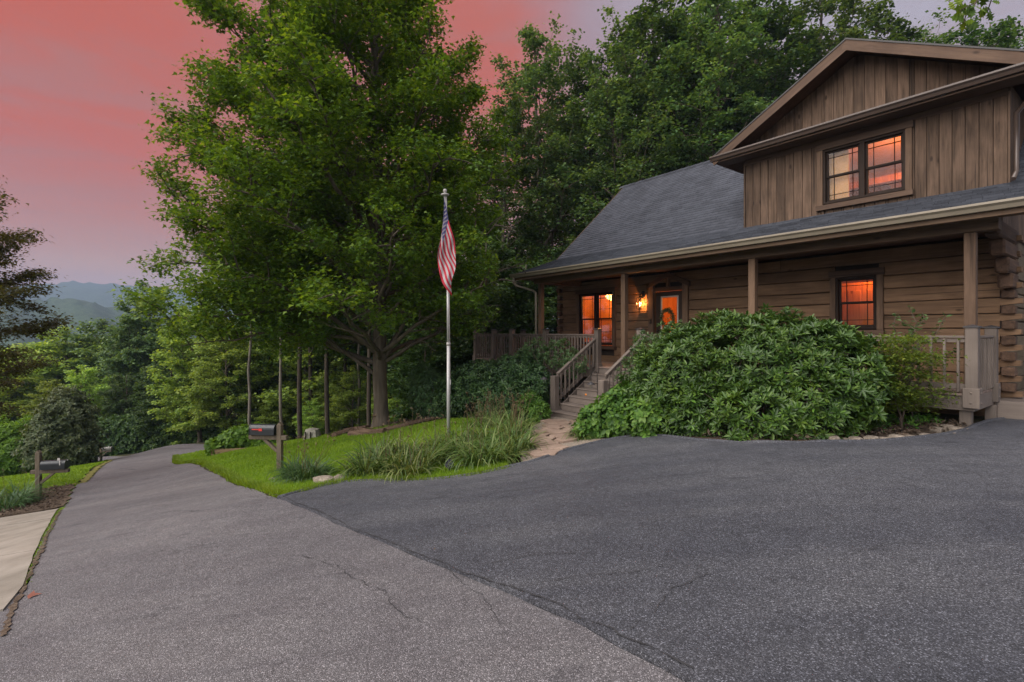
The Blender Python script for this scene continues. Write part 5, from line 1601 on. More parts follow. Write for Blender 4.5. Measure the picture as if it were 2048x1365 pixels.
# ------------------------------------------------------------------ shrubs
def shell_points(r, blobs, n, bias=.8, rough=.09):
    """points near the surface of a union of ellipsoids: (cx,cy,cz,rx,ry,rz)"""
    B = np.array(blobs, float)
    vol = (B[:, 3] * B[:, 4] * B[:, 5]) ** (2 / 3)
    out = []; nor = []
    while len(out) < n:
        k = r.choice(len(B), p=vol / vol.sum())
        d = r.normal(0, 1, 3); d /= np.linalg.norm(d)
        s = 1 - abs(r.normal(0, .12)) if r.random() < bias else r.uniform(.45, 1) ** .6
        if r.random() < .10: s += r.uniform(.02, .14)
        s += rough * math.sin(d[0] * 7 + k) * math.sin(d[2] * 8 + 2 * k) + rough * .6 * math.sin(d[1] * 11 + k * 3)
        p = B[k, :3] + d * B[k, 3:] * s
        q = ((p - B[:, :3]) / B[:, 3:]); q = (q ** 2).sum(1); q[k] = 9
        if (q < .62).any() and r.random() < .9: continue
        out.append(p); nor.append(unit(d / B[k, 3:]))
    return np.array(out), np.array(nor)
def whorl_leaves(r, P, N, per, L, W, tilt=.35, up=.5):
    """whorls of leaves radiating from shoot tips, as on a rhododendron"""
    LPs = []; LDs = []; LNs = []; LLs = []
    for p, n_ in zip(P, N):
        a = unit(n_ + np.array([0, 0, up]) + r.normal(0, .25, 3))
        e1 = unit(np.cross(a, r.normal(0, 1, 3))); e2 = np.cross(a, e1)
        k = r.integers(per - 2, per + 3); ph = r.uniform(0, 6.28); l = L * r.uniform(.7, 1.25)
        for i in range(k):
            t = ph + 6.283 * i / k + r.normal(0, .12)
            tl = tilt + r.normal(0, .22) + (.45 if i % 3 == 0 else 0)
            d = (e1 * math.cos(t) + e2 * math.sin(t)) * math.cos(tl) + a * math.sin(tl)
            LPs.append(p + d * .012); LDs.append(d); LNs.append(unit(a * math.cos(tl) - (e1 * math.cos(t) + e2 * math.sin(t)) * math.sin(tl) + r.normal(0, .12, 3))); LLs.append(l * r.uniform(.75, 1.15))
    return np.array(LPs), np.array(LDs), np.array(LNs), np.array(LLs)
LEAF1 = {}
def single_leaves(parent, P, D, N, L, W, mat, shape, count):
    """the leaves nearest to the viewer as objects of their own sharing one mesh"""
    if shape not in LEAF1 or (shape, mat) not in LEAF1:
        me = leaf_mesh('leaf', np.zeros((1, 3)), np.array([[1., 0, 0]]), np.array([[0, 0, 1.]]), np.ones(1), np.array([W]), shape, 5)
        me.materials.append(MATS[mat]); LEAF1[(shape, mat)] = me
    me = LEAF1[(shape, mat)]
    for p, d, n_, l in zip(P, D, N, L):
        d = unit(d); s = unit(np.cross(n_, d)); u = np.cross(d, s)
        M = Matrix(((d[0] * l, s[0] * l, u[0] * l, p[0]), (d[1] * l, s[1] * l, u[1] * l, p[1]), (d[2] * l, s[2] * l, u[2] * l, p[2]), (0, 0, 0, 1)))
        o = bpy.data.objects.new('leaf', me); COL.objects.link(o); o.parent = parent; o.matrix_local = M
def shrub(name, label, blobs, ntips, per, L, W, leafm, stems=14, base=None, seed=1, up=.5, tilt=.35, group=None, nsingle=0, bias=.8, shape='oval', cat='shrub', rough=.09):
    """blobs in world coordinates"""
    r = np.random.default_rng(seed)
    B = np.array(blobs, float)
    c = B[:, :3].mean(0) if base is None else np.array(base, float)
    zb = H(c[0], c[1])
    org = np.array([c[0], c[1], zb])
    t = thing(name, label, cat, tuple(org), 0, group)
    Bl = [(b[0] - org[0], b[1] - org[1], b[2] - org[2], b[3], b[4], b[5]) for b in B]
    P, N = shell_points(r, Bl, ntips, bias, rough)
    ok = P[:, 2] > np.array([H(p[0] + org[0], p[1] + org[1]) for p in P]) - org[2] + .03
    P, N = P[ok], N[ok]
    lp, ld, ln, ll = whorl_leaves(r, P, N, per, L, W, tilt, up)
    if nsingle:
        w = lp + org; face = (N[:, 1].mean())
        wd = np.linalg.norm(w, axis=1) + (ld[:, 1]) * .3
        near = np.argsort(wd)[:nsingle * 3][::3]
        single_leaves(t, lp[near], ld[near], ln[near], ll[near], W, leafm, shape, nsingle)
        keep = np.ones(len(lp), bool); keep[near] = False
        lp, ld, ln, ll = lp[keep], ld[keep], ln[keep], ll[keep]
    o = link('foliage', leaf_mesh('foliage', lp, ld, ln, ll, ll * W, shape, seed), leafm, t)
    if nsingle: tag(o, kind='stuff')
    mb = MB()
    for i in range(stems):
        k = r.integers(0, len(Bl)); b = Bl[k]
        p0 = np.array([b[0] * .55 + r.normal(0, .15), b[1] * .55 + r.normal(0, .12), 0.0]); p0[2] = H(p0[0] + org[0], p0[1] + org[1]) - org[2] - .05
        p1 = P[r.integers(0, len(P))] * .93 + np.array(b[:3]) * .07
        cc = curve(p0, p1, np.array([0, 0, .15]), 6, r)
        mb.tube([tuple(q) for q in cc], [.020, .017, .014, .011, .008, .004], 5, caps=False)
    if stems: mb.build('stems', 'twig', t)
    return t

def at(px, py, D):
    return Vector(((px - 1024) / 1010 * D, D, -(py - 665) / 1010 * D))
def blob(px, py, D, rx, ry, rz):
    p = at(px, py, D); return (p.x, p.y, p.z, rx, ry, rz)
# the big rhododendron in front of the porch
shrub('rhododendron', 'big dense rhododendron with glossy whorled leaves in front of the porch railing',
      [blob(1390, 745, 8.9, .80, .8, .85), (2.9, 8.6, -.95, .85, .9, .95), blob(1500, 735, 8.3, .9, .9, .88), blob(1600, 740, 7.9, .85, .8, .82), blob(1680, 765, 7.6, .60, .65, .70),
       blob(1400, 820, 8.1, .60, .6, .55), blob(1510, 830, 7.6, .70, .6, .5), blob(1620, 820, 7.4, .62, .55, .55), blob(1350, 775, 9.1, .42, .5, .45), blob(1650, 700, 8.2, .5, .5, .42), blob(1470, 690, 8.8, .6, .6, .5)],
      5200, 9, .108, .30, 'rhodo_leaf', stems=70, seed=31, nsingle=300, up=.7, rough=.13)
shrub('hydrangea', 'low mounded broad leaved shrub spilling onto the flagstone path beside the steps',
      [blob(1248, 830, 8.8, .52, .45, .42), blob(1300, 836, 8.3, .36, .4, .40), blob(1192, 852, 9.0, .36, .35, .30), blob(1262, 808, 9.2, .42, .4, .36)],
      1500, 6, .10, .55, 'soft_leaf', stems=16, seed=32, nsingle=160, tilt=.1)
shrub('holly_shrub', 'upright pale leaved shrub beside the right hand stair rail',
      [blob(1278, 762, 10.0, .42, .5, .50), blob(1320, 725, 10.0, .48, .5, .58), blob(1355, 690, 10.2, .40, .45, .45), blob(1292, 708, 10.2, .28, .3, .42), blob(1330, 780, 9.4, .45, .45, .4)],
      1500, 6, .060, .42, 'viburnum_leaf', stems=26, seed=33, tilt=.5, up=.8)
# shoots standing out of it
# left of the stairs
shrub('laurel_hedge', 'dark laurel mass filling the slope below the porch railing',
      [blob(1035, 752, 14.0, .75, .5, .62), blob(965, 770, 14.4, .85, .7, .68), blob(1070, 775, 13.6, .42, .5, .55), blob(1005, 800, 13.3, .75, .6, .5), blob(920, 785, 14.6, .7, .6, .58), blob(1065, 735, 14.2, .5, .4, .40)],
      3000, 7, .12, .27, 'laurel_leaf', stems=24, seed=34, nsingle=120)
shrub('yew_shrub', 'rounded very dark shrub at the end of the timber edging',
      [blob(860, 790, 15.2, .62, .6, .68), blob(845, 760, 15.4, .42, .4, .5), blob(885, 815, 14.9, .55, .5, .42)],
      1900, 7, .07, .22, 'laurel_leaf', stems=12, seed=35)
shrub('spirea_shrub', 'pale green wispy shrub growing through the porch railing left of the stairs',
      [blob(1120, 710, 13.7, .45, .35, .40), blob(1070, 705, 14.0, .40, .3, .42), blob(1150, 730, 13.4, .32, .3, .36)],
      620, 6, .062, .45, 'viburnum_leaf', stems=22, seed=36, tilt=.5, up=.9, bias=.35)
shrub('phlox_clump', 'leafy bright green clump at the foot of the left stair post',
      [blob(1078, 826, 12.2, .24, .25, .24), blob(1060, 810, 12.6, .28, .28, .28)], 330, 7, .10, .32, 'soft_leaf', stems=10, seed=37, tilt=.4)
shrub('edge_shrub', 'small low plant below the thin branched maple sapling by the driveway',
      [blob(1800, 850, 7.9, .30, .25, .12), blob(1740, 855, 7.7, .28, .25, .14), blob(1850, 845, 8.0, .22, .2, .10)], 260, 6, .06, .45, 'soft_leaf', stems=4, seed=38)
# far left shrubs
shrub('round_shrub', 'large round bright green rhododendron at the far left lawn edge',
      [blob(20, 905, 25, 2.4, 1.6, 1.3), blob(75, 890, 26, 1.5, 1.3, 1.4), blob(-40, 900, 25, 2, 1.5, 1.4)], 2600, 7, .22, .32, 'squash_leaf', stems=10, seed=39, rough=.16)
shrub('grey_shrub', 'tall grey green shrub between the round shrub and the cross street',
      [blob(125, 870, 25, 1.35, 1.3, 1.7), blob(135, 820, 25.5, .95, .9, 1.1), blob(105, 900, 24.5, 1.2, 1.0, 1.0), blob(155, 905, 25, .9, .9, .9)], 4200, 6, .13, .5, 'dusty_leaf', stems=16, seed=40, bias=.45, rough=.24)
shrub('roadside_shrub', 'dark low hedge of brush along the far side of the cross street',
      [blob(px, 872 + (px % 3) * 4, 36, 1.5, 1.1, 1.5) for px in range(215, 470, 32)], 5200, 6, .20, .5, 'forest_leaf', stems=12, seed=41)


# ------------------------------------------------------------------ maple sapling by the right porch corner
def sapling():
    b = G(1805, 868)
    r = np.random.default_rng(77)
    t = thing('japanese_maple', 'small thin stemmed maple sapling with a layered yellow green crown before the porch corner', 'small tree', tuple(b))
    mb = MB(); tips = []
    px2 = lambda px, py, D: np.array(at(px, py, D)) - np.array(b)
    for (pts, rr) in [([(1805, 868, b.y), (1800, 830, b.y), (1793, 800, b.y + .05), (1785, 770, b.y + .1), (1770, 730, b.y + .1)], .022),
                      ([(1803, 850, b.y), (1810, 810, b.y - .03), (1820, 775, b.y), (1825, 730, b.y)], .015),
                      ([(1800, 835, b.y), (1790, 800, b.y - .15), (1775, 780, b.y - .2), (1755, 760, b.y - .2)], .012),
                      ([(1800, 820, b.y), (1830, 780, b.y + .15), (1850, 750, b.y + .15)], .011)]:
        c = [px2(*p) for p in pts]
        mb.tube([tuple(q) for q in c], [rr * (1 - .7 * i / len(c)) for i in range(len(c))], 6)
        tips += c[2:]
    mb.build('trunk', 'twig', t)
    Ps = []; 
    mb = MB()
    for lay in range(64):
        px = r.uniform(1742, 1872); py = r.uniform(672, 815)
        if py < 700 and (px < 1760 or px > 1850): continue
        if py > 790 and px > 1860: continue
        D = b.y + r.uniform(-.35, .4)
        c = px2(px, py, D)
        s = tips[r.integers(0, len(tips))]
        if s[2] > c[2]: s = s * .8
        mb.tube([tuple(s), tuple((s + c) / 2 + np.array([0, 0, .02])), tuple(c)], [.006, .004, .002], 4, caps=False)
        n = 115
        Ps.append(c + r.normal(0, 1, (n, 3)) * np.array([.15, .15, .035]))
    mb.build('twigs', 'twig', t)
    P = np.concatenate(Ps); n = len(P)
    az = r.uniform(0, 6.28, n)
    D_ = np.stack([np.cos(az), np.sin(az), r.normal(-.3, .2, n)], 1); N_ = np.stack([r.normal(0, .25, n), r.normal(0, .25, n), np.ones(n)], 1)
    link('crown', leaf_mesh('crown', P, D_, N_, .062 * r.uniform(.6, 1.4, n), .045 * r.uniform(.6, 1.2, n), 'maple', 3), 'acer_leaf', t)
sapling()
def dogwood():
    b = G(1822, 866) + Vector((0, .5, 0))
    r = np.random.default_rng(78)
    t = thing('dogwood_shoots', 'tall pale leaved shoots rising above the maple sapling before the log wall', 'shrub', tuple(b))
    mb = MB(); P = []; D_ = []
    for pts in [[(1822, 860), (1820, 760), (1818, 690), (1826, 650), (1822, 612)], [(1820, 760), (1800, 690), (1782, 655), (1790, 625)], [(1820, 740), (1850, 690), (1880, 660), (1905, 630)],
                [(1819, 700), (1835, 665), (1846, 640), (1856, 625)], [(1820, 770), (1870, 720), (1900, 705), (1918, 700)], [(1820, 720), (1795, 700), (1775, 668)], [(1818, 700), (1812, 660), (1806, 640)]]:
        c = [np.array(at(x, y, b.y)) - np.array(b) + np.array([0, r.normal(0, .08), 0]) for x, y in pts]
        mb.tube([tuple(q) for q in c], [.010 * (1 - .75 * i / len(c)) for i in range(len(c))], 5)
        for i in range(1, len(c)):
            for k in range(12):
                f = r.random(); q = c[i - 1] * (1 - f) + c[i] * f
                d = unit(np.array([r.normal(0, 1), r.normal(0, 1), r.normal(.1, .4)]))
                P.append(q + d * .015); D_.append(d)
    mb.build('stems', 'twig', t)
    P = np.array(P); n = len(P); N_ = np.stack([r.normal(0, .4, n), r.normal(0, .4, n), np.ones(n)], 1)
    link('foliage', leaf_mesh('foliage', P, np.array(D_), N_, .085 * r.uniform(.6, 1.2, n), .045 * r.uniform(.7, 1.2, n), 'oval', 3), 'viburnum_leaf', t)
dogwood()

# ------------------------------------------------------------------ blades: daylilies, liriope, lawn
def clump(name, label, spots, nb, L, W, matn, seed, group=None, stalks=0, droop=1.15, cat='grass clump'):
    """spots: (x, y, radius)"""
    r = np.random.default_rng(seed)
    c = np.mean([s[:2] for s in spots], 0); zb = H(*c)
    t = thing(name, label, cat, (c[0], c[1], zb), 0, group)
    S = 7
    V = []; F = []; R = []
    for (x, y, rad) in spots:
        zz = H(x, y)
        for i in range(nb):
            a = r.uniform(0, 6.283); q = rad * math.sqrt(r.random()) * .5
            bx, by = x + q * math.cos(a), y + q * math.sin(a)
            a2 = a + r.normal(0, .7)
            l = L * r.uniform(.55, 1.15); w = W * r.uniform(.6, 1.2); lean = r.uniform(.35, 1.25) * droop
            dx, dy = math.cos(a2), math.sin(a2)
            o = len(V); ang = math.radians(86) - lean * .35; px_, pz = 0.0, 0.0
            twist = r.normal(0, .5)
            for k in range(S):
                f = k / (S - 1)
                ww = w * (1 - f ** 2.2) * .5 + .0006
                sx, sy = -dy, dx
                V.append((bx + dx * px_ - sx * ww - c[0], by + dy * px_ - sy * ww - c[1], zz + pz - zb + ww * twist * .5))
                V.append((bx + dx * px_ + sx * ww - c[0], by + dy * px_ + sy * ww - c[1], zz + pz - zb - ww * twist * .5))
                st = l / (S - 1)
                px_ += st * math.cos(ang); pz += st * math.sin(ang); ang -= lean * (.30 + .40 * f)
                pz = max(pz, .02)
            rv = r.random()
            for k in range(S - 1):
                F.append((o + 2 * k, o + 2 * k + 1, o + 2 * k + 3, o + 2 * k + 2)); R.append(rv)
    link('blades', mesh_np('blades', V, F, R), matn, t)
    if stalks:
        mb = MB()
        for i in range(stalks):
            x, y, rad = spots[r.integers(0, len(spots))]
            a = r.uniform(0, 6.283); q = rad * .4 * r.random(); bx, by = x + q * math.cos(a) - c[0], y + q * math.sin(a) - c[1]
            l = L * r.uniform(.9, 1.35); dx, dy = r.normal(0, .16, 2) * l
            z0 = H(x, y) - zb
            top = (bx + dx, by + dy, z0 + l)
            mb.tube([(bx, by, z0), (bx + dx * .35, by + dy * .35, z0 + l * .5), top], [.0035, .003, .002], 4, caps=False)
            for k in range(3):
                d = r.normal(0, .02, 2); mb.tube([top, (top[0] + d[0], top[1] + d[1], top[2] + r.uniform(.01, .05))], [.005, .003], 4)
        tag(mb.build('stalks', 'dry_stalk', t), kind='stuff')
    return t
gs = lambda lst: [(*tuple(G(px, py)[:2]), r_) for px, py, r_ in lst]
clump('daylily_clump', 'left big arching daylily clump at the driveway edge', gs([(735, 955, .5), (780, 950, .5), (820, 955, .5), (760, 925, .5), (805, 920, .5), (850, 935, .45)]), 170, .66, .023, 'daylily_blade', 51, stalks=26)
clump('daylily_clump', 'right big daylily clump with yellowing blades beside the flagstone path', gs([(960, 935, .5), (1000, 925, .5), (1035, 905, .45), (930, 915, .5), (975, 895, .5), (1020, 880, .45)]), 170, .70, .023, 'daylily_blade', 52, stalks=24)
clump('daylily_clump', 'thin daylily growth around the foot of the flagpole', gs([(880, 900, .5), (920, 890, .5), (895, 920, .45)]), 90, .5, .020, 'daylily_blade', 53, stalks=10)
clump('seedhead_clump', 'back clump with brown seed stalks before the laurel', gs([(960, 862, .6), (1000, 858, .6), (1035, 862, .5), (985, 848, .5)]), 150, .62, .013, 'daylily_blade', 54, stalks=55)
clump('liriope_clump', 'dark green arching clump at the foot of the near mailbox post', gs([(610, 968, .35), (590, 962, .3), (628, 962, .3)]), 340, .52, .012, 'liriope_blade', 55, stalks=16)
clump('liriope_clump', 'green blade clump at the left edge beside the mulch', gs([(15, 1022, .5), (-25, 1020, .5), (40, 1012, .35)]), 220, .75, .016, 'liriope_blade', 56, stalks=6)
clump('liriope_clump', 'small blade clump at the driveway end of the low broad leaved shrub', gs([(1165, 882, .3), (1180, 872, .3)]), 160, .45, .012, 'daylily_blade', 57)

def lawn_blades(name, label, poly, n, seed, hmax=.055, dref=9.0, par=None):
    r = np.random.default_rng(seed)
    Pp = np.array([tuple(p[:2]) for p in poly]); x0, y0 = Pp.min(0); x1, y1 = Pp.max(0)
    out = []
    while sum(len(o) for o in out) < n:
        q = r.uniform((x0, y0), (x1, y1), (60000, 2))
        q = q[inpoly(q, [tuple(p) for p in Pp])]
        d = np.hypot(q[:, 0], q[:, 1]); q = q[r.random(len(q)) < np.clip((dref / d) ** 2.0, 0, 1)]
        out.append(q)
    P = np.concatenate(out)[:n]
    z = Hn(P[:, 0], P[:, 1]) + .045
    az = r.uniform(0, 6.28, n); d = np.hypot(P[:, 0], P[:, 1])
    h = hmax * r.uniform(.4, 1.25, n) * (1 + .35 * np.sin(P[:, 0] * 2.1) * np.sin(P[:, 1] * 1.7)); w = .0045 * np.clip(d / 7, 1, 3)
    lean = r.uniform(.1, .8, n) * h
    a2 = r.uniform(0, 6.28, n)
    V = np.zeros((n, 3, 3))
    V[:, 0] = np.stack([P[:, 0] - np.cos(az) * w, P[:, 1] - np.sin(az) * w, z], 1)
    V[:, 1] = np.stack([P[:, 0] + np.cos(az) * w, P[:, 1] + np.sin(az) * w, z], 1)
    V[:, 2] = np.stack([P[:, 0] + np.cos(a2) * lean, P[:, 1] + np.sin(a2) * lean, z + h], 1)
    F = np.arange(n * 3).reshape(-1, 3)
    o = link(name, mesh_np(name, V.reshape(-1, 3), F, r.random(n)), 'grass_blade', par)
    return tag(o, label, 'grass', kind='stuff')
def edge_blades(name, label, pts, n, seed, hmax, spread=.04):
    r = np.random.default_rng(seed)
    Q = np.array(densify([tuple(p[:2]) for p in pts], .05, False)); k = r.integers(0, len(Q), n)
    wv = .35 + .65 * (np.sin(Q[:, 0] * 5.1) * np.sin(Q[:, 1] * 4.3) > -.2)
    k = k[r.random(n) < wv[k]]; P = Q[k] + r.normal(0, spread, (len(k), 2)); n = len(P)
    z = Hn(P[:, 0], P[:, 1]) + .03; az = r.uniform(0, 6.28, n); a2 = r.uniform(0, 6.28, n); h = hmax * r.uniform(.4, 1.4, n); w = .0055 * np.clip(np.hypot(P[:, 0], P[:, 1]) / 7, 1, 3); lean = r.uniform(.2, 1.1, n) * h
    V = np.zeros((n, 3, 3))
    V[:, 0] = np.stack([P[:, 0] - np.cos(az) * w, P[:, 1] - np.sin(az) * w, z], 1); V[:, 1] = np.stack([P[:, 0] + np.cos(az) * w, P[:, 1] + np.sin(az) * w, z], 1)
    V[:, 2] = np.stack([P[:, 0] + np.cos(a2) * lean, P[:, 1] + np.sin(a2) * lean, z + h], 1)
    tag(link(name, mesh_np(name, V.reshape(-1, 3), np.arange(n * 3).reshape(-1, 3), r.random(n)), 'grass_blade'), label, 'grass', kind='stuff')
edge_blades('grass_fringe', 'ragged grass fringe along the near edges of the front lawn', [(-14.65, 22), (-13.1, 19.7), (-10.85, 16.95), (-8.5, 14.05), (-5.85, 10.55), (-2.9, 6.4)] + [tuple(p[:2]) for p in EDGE[1:9]], 34000, 86, .075)
edge_blades('weed_fringe', 'thin weeds growing in the joint between the concrete and the road', [(-4.3, 4.45), (-6.2, 6.7), (-8.05, 8.88), (-10.05, 11.3), (-12.1, 13.95), (-14.4, 17.0)], 2600, 87, .020, .02)
lawn_blades('grass', 'short bright green grass of the front lawn around the mailbox', lawnA, 170000, 81)
lawn_blades('grass', 'short green grass of the lawn left of the road', lawnB, 50000, 82, dref=15)

def chips(poly, n, seed, label):
    r = np.random.default_rng(seed)
    P0 = np.array(poly); q = r.uniform(P0.min(0), P0.max(0), (n * 4, 2)); q = q[inpoly(q, [tuple(p) for p in P0])][:n]
    P = np.stack([q[:, 0], q[:, 1], Hn(q[:, 0], q[:, 1]) + .075 + r.uniform(0, .02, len(q))], 1); m_ = len(P)
    o = link('mulch_chips', leaf_mesh('mulch_chips', P, r.normal(0, 1, (m_, 3)) * (1, 1, .35), r.normal(0, .5, (m_, 3)) + (0, 0, 1), r.uniform(.03, .10, m_), r.uniform(.02, .05, m_), 'quad', seed), 'mulch')
    tag(o, label, 'mulch', kind='stuff')
chips([(-10.2, 11.4), (-12.2, 14.1), (-12.9, 14.0), (-13.6, 12.7), (-16.0, 12.2), (-15.8, 10.0), (-12.6, 10.15), (-10.4, 11.1)], 5000, 5, 'loose bark chips round the left mailbox post')
chips([(-5.0, 13.9), (-3.4, 13.7), (-2.0, 14.1), (-1.6, 15.2), (-2.8, 16.4), (-5.0, 16.8), (-5.6, 15.4)], 3500, 6, 'loose bark chips round the maple trunk')
chips([(6.3, 7.45), (5.7, 7.1), (3.9, 6.9), (2.75, 7.5), (4.5, 9.0), (6.9, 8.2), (7.1, 7.7)], 2500, 7, 'loose bark chips in the bed before the porch')
# ================================================================== small things
plain('pole_white', (0.34, 0.34, 0.34), 0.35, 0.2, 0.06, 3)
plain('pole_grey', (0.30, 0.29, 0.28), 0.5)
plain('mailbox_black', (0.020, 0.024, 0.028), 0.35, 0.2, 0.15, 6)
plain('mailbox_grey', (0.13, 0.125, 0.12), 0.4, 0.3)
plain('flag_red_paint', (0.50, 0.035, 0.025), 0.4)
plain('flag_pale', (0.45, 0.44, 0.42), 0.4)
plain('cloth_red', (0.30, 0.006, 0.020), 0.8, var=.06)
plain('cloth_white', (0.31, 0.28, 0.29), 0.8, var=.05)
plain('cloth_blue', (0.014, 0.015, 0.085), 0.8, var=.08)
plain('pipe_green', (0.10, 0.19, 0.15), 0.4)
plain('orange_paint', (0.75, 0.24, 0.02), 0.4)
wood('grey_post', (0.075, 0.058, 0.042), (0.19, 0.155, 0.115), 'z', 0.85, 26, bump=0.9)
wood('bed_board', (0.20, 0.13, 0.075), (0.36, 0.25, 0.15), 'x', 0.8, 20)
wood('old_timber', (0.055, 0.036, 0.024), (0.17, 0.115, 0.080), 'x', 0.9, 16, bump=1.2)

# ---- flagpole and flag
FP = G(897, 877)
fp = thing('flagpole', 'white telescoping flagpole with a ball finial standing in the daylilies', 'flagpole', FP)
TOPZ = -(392 - 665) / 1010 * FP.y - FP.z
part(MB().tube([(0, 0, -.2), (0, 0, 1.9)], .036, 12), 'lower_pole', 'pole_white', fp)
part(MB().tube([(0, 0, 1.9), (-.01, 0, 3.3)], .031, 12), 'middle_pole', 'pole_white', fp)
part(MB().tube([(-.01, 0, 3.3), (-.07, 0, TOPZ)], .026, 12), 'upper_pole', 'pole_white', fp)
part(MB().tube([(0, 0, 1.87), (0, 0, 1.93)], .041, 12), 'collar', 'pole_grey', fp)
q = MB().lathe([(0, 0), (.07, .0), (.085, .012), (.085, .03), (.06, .042), (.02, .05), (.015, .06), (.034, .075), (.040, .10), (.030, .13), (0, .142)], (-.07, 0, TOPZ), 16)
part(q, 'finial', 'pole_grey', fp)
part(MB().tube([(.045, -.02, .9), (.02, -.03, 2.6), (-.035, -.035, TOPZ - .03)], .004, 5), 'halyard', 'cloth_white', fp)
part(MB().box(.03, .05, -.03, .0, 1.08, 1.18, .004), 'cleat', 'pole_grey', fp)
fl = thing('flag', 'limp red white and blue striped flag with stars hanging from the flagpole', 'flag', (FP.x - .07, FP.y, FP.z + TOPZ - .05))
def flag_p(s, t, e=0.0):
    x = .26 * s * (1 - .45 * t) - .19 * t * math.sin(math.pi * min(1, s) ** .8) - .012
    y = -.085 - .03 * s + (.07 * math.sin(8.5 * s + 4.2 * t) + .03 * math.sin(17 * s - 6 * t + 1)) * (s ** .6) * (.35 + .65 * t) - e
    x += .022 * math.sin(11 * s + 9 * t) * s
    z = -(.88 * t + 1.10 * s ** .96)
    return (x, y, z)
NS, NT_ = 60, 39
V = []; F = []; mi = []
for i in range(NS + 1):
    for j in range(NT_ + 1): V.append(flag_p(i / NS, j / NT_))
for i in range(NS):
    for j in range(NT_):
        F.append((i * (NT_ + 1) + j, i * (NT_ + 1) + j + 1, (i + 1) * (NT_ + 1) + j + 1, (i + 1) * (NT_ + 1) + j))
        stripe = j // 3
        mi.append(2 if (i < NS * .4 and stripe < 7) else (0 if stripe % 2 == 0 else 1))
link('cloth', mesh_np('cloth', V, F, matidx=mi, smooth=True), ('cloth_red', 'cloth_white', 'cloth_blue'), fl)
mb = MB()
for r_ in range(9):
    for c_ in range(6 if r_ % 2 == 0 else 5):
        cs_ = (.4 * (c_ * 2 + 1 + (r_ % 2)) / 12); ct = (7 / 13) * (r_ + 1) / 10
        pts = []
        for k in range(10):
            rr = .030 if k % 2 == 0 else .012
            a = math.pi * k / 5 + math.pi / 2
            u = cs_ + rr * math.cos(a) / 1.5; w = ct - rr * math.sin(a) / .9
            pts.append(flag_p(max(0.001, u), max(0.001, w), .006))
        pts.append(flag_p(cs_, ct, .007))
        for side in (0,):
            mb.poly(pts, [(k, (k + 1) % 10, 10) for k in range(10)])
mb.build('stars', 'cloth_white', fl)

# ---- mailboxes
def mailbox(label, base, rz, boxmat, post_h, arm, scale=1.0, red=True, group=None, box_z=.78, peak=True):
    t = thing('mailbox', label, 'mailbox', base, rz, group)
    t.scale = (scale,) * 3
    q = MB(); s = .05
    q.box(-s, s, -s, s, -.3, post_h - .06, .006)
    part(q, 'post', 'grey_post', t)
    q = MB(); q.poly([(-s, -s, post_h - .058), (s, -s, post_h - .058), (s, s, post_h - .058), (-s, s, post_h - .058), (0, -s, post_h), (0, s, post_h)],
                     [(0, 1, 4), (2, 3, 5), (1, 2, 5, 4), (3, 0, 4, 5)])
    part(q, 'post_top', 'grey_post', t)
    sg = 1 if arm > 0 else -1
    q = MB().box(-sg * .20, arm, -.052, -.052 + .0, box_z - .09, box_z - .0) if False else MB()
    q.box(min(-sg * .16, arm), max(-sg * .16, arm), -.045, .045, box_z - .09, box_z, .006)
    part(q, 'arm', 'grey_post', t)
    part(MB().obox((sg * .05, 0, box_z - .33), (sg * .34, 0, box_z - .08), .07, .06, .004), 'brace', 'grey_post', t)
    # box: arched profile extruded along the arm
    x0, x1 = sg * .08, sg * .60
    w, h = .095, .12
    out = [(-w, 0), (w, 0)] + [(w * math.cos(a), h + w * math.sin(a)) for a in np.linspace(0, math.pi, 11)]
    q = MB(); zz = box_z + .012
    o = [(p[0], p[1] + zz) for p in out]
    q.prism(o if x1 > x0 else o[::-1], 'x', min(x0, x1), max(x0, x1))
    bx_ = part(q, 'box', boxmat, t)
    q = MB(); o2 = [(p[0] * 1.06, (p[1] - .1) * 1.05 + .1 + zz) for p in out]
    xd = x1 if sg > 0 else x1
    q.prism(o2, 'x', xd - (.0 if sg > 0 else .016), xd + (.016 if sg > 0 else .0))
    part(q, 'door', boxmat, bx_)
    part(MB().box(xd + sg * .016, xd + sg * .034, -.018, .018, zz + .19, zz + .21, .003), 'latch', 'flag_pale', bx_)
    if red:
        q = MB(); y = -w - .004
        q.box(x1 - sg * .05, x1 - sg * .26, y - .005, y, zz + .105, zz + .125, 0)
        q.box(x1 - sg * .20, x1 - sg * .27, y - .006, y, zz + .085, zz + .135, 0)
        part(q, 'signal_flag', 'flag_red_paint', bx_)
    else:
        q = MB(); q.box(x1 - sg * .08, x1 - sg * .10, -w - .008, -w - .002, zz + .10, zz + .27, 0); q.box(x1 - sg * .08, x1 - sg * .14, -w - .009, -w - .002, zz + .22, zz + .28, 0)
        part(q, 'signal_flag', 'flag_pale', bx_)
    return t
b1 = G(560, 947)
mailbox('black mailbox with a red signal flag on a wooden post in the near lawn', b1, math.radians(-6), 'mailbox_black', -(845 - 665) / 1010 * b1.y - b1.z, -.66, 1.0)
b2 = G(77, 998)
mailbox('black mailbox with pale flag on a weathered post in mulch left of the road', b2, math.radians(12), 'mailbox_black', -(901 - 665) / 1010 * b2.y - b2.z, .66, 1.0, red=False, box_z=.72)
b3 = G(202, 925)
s3 = 1.0
mailbox('small distant grey mailbox near the bend of the road', b3, math.radians(10), 'mailbox_grey', 1.0, .60, s3, red=False, box_z=.74)

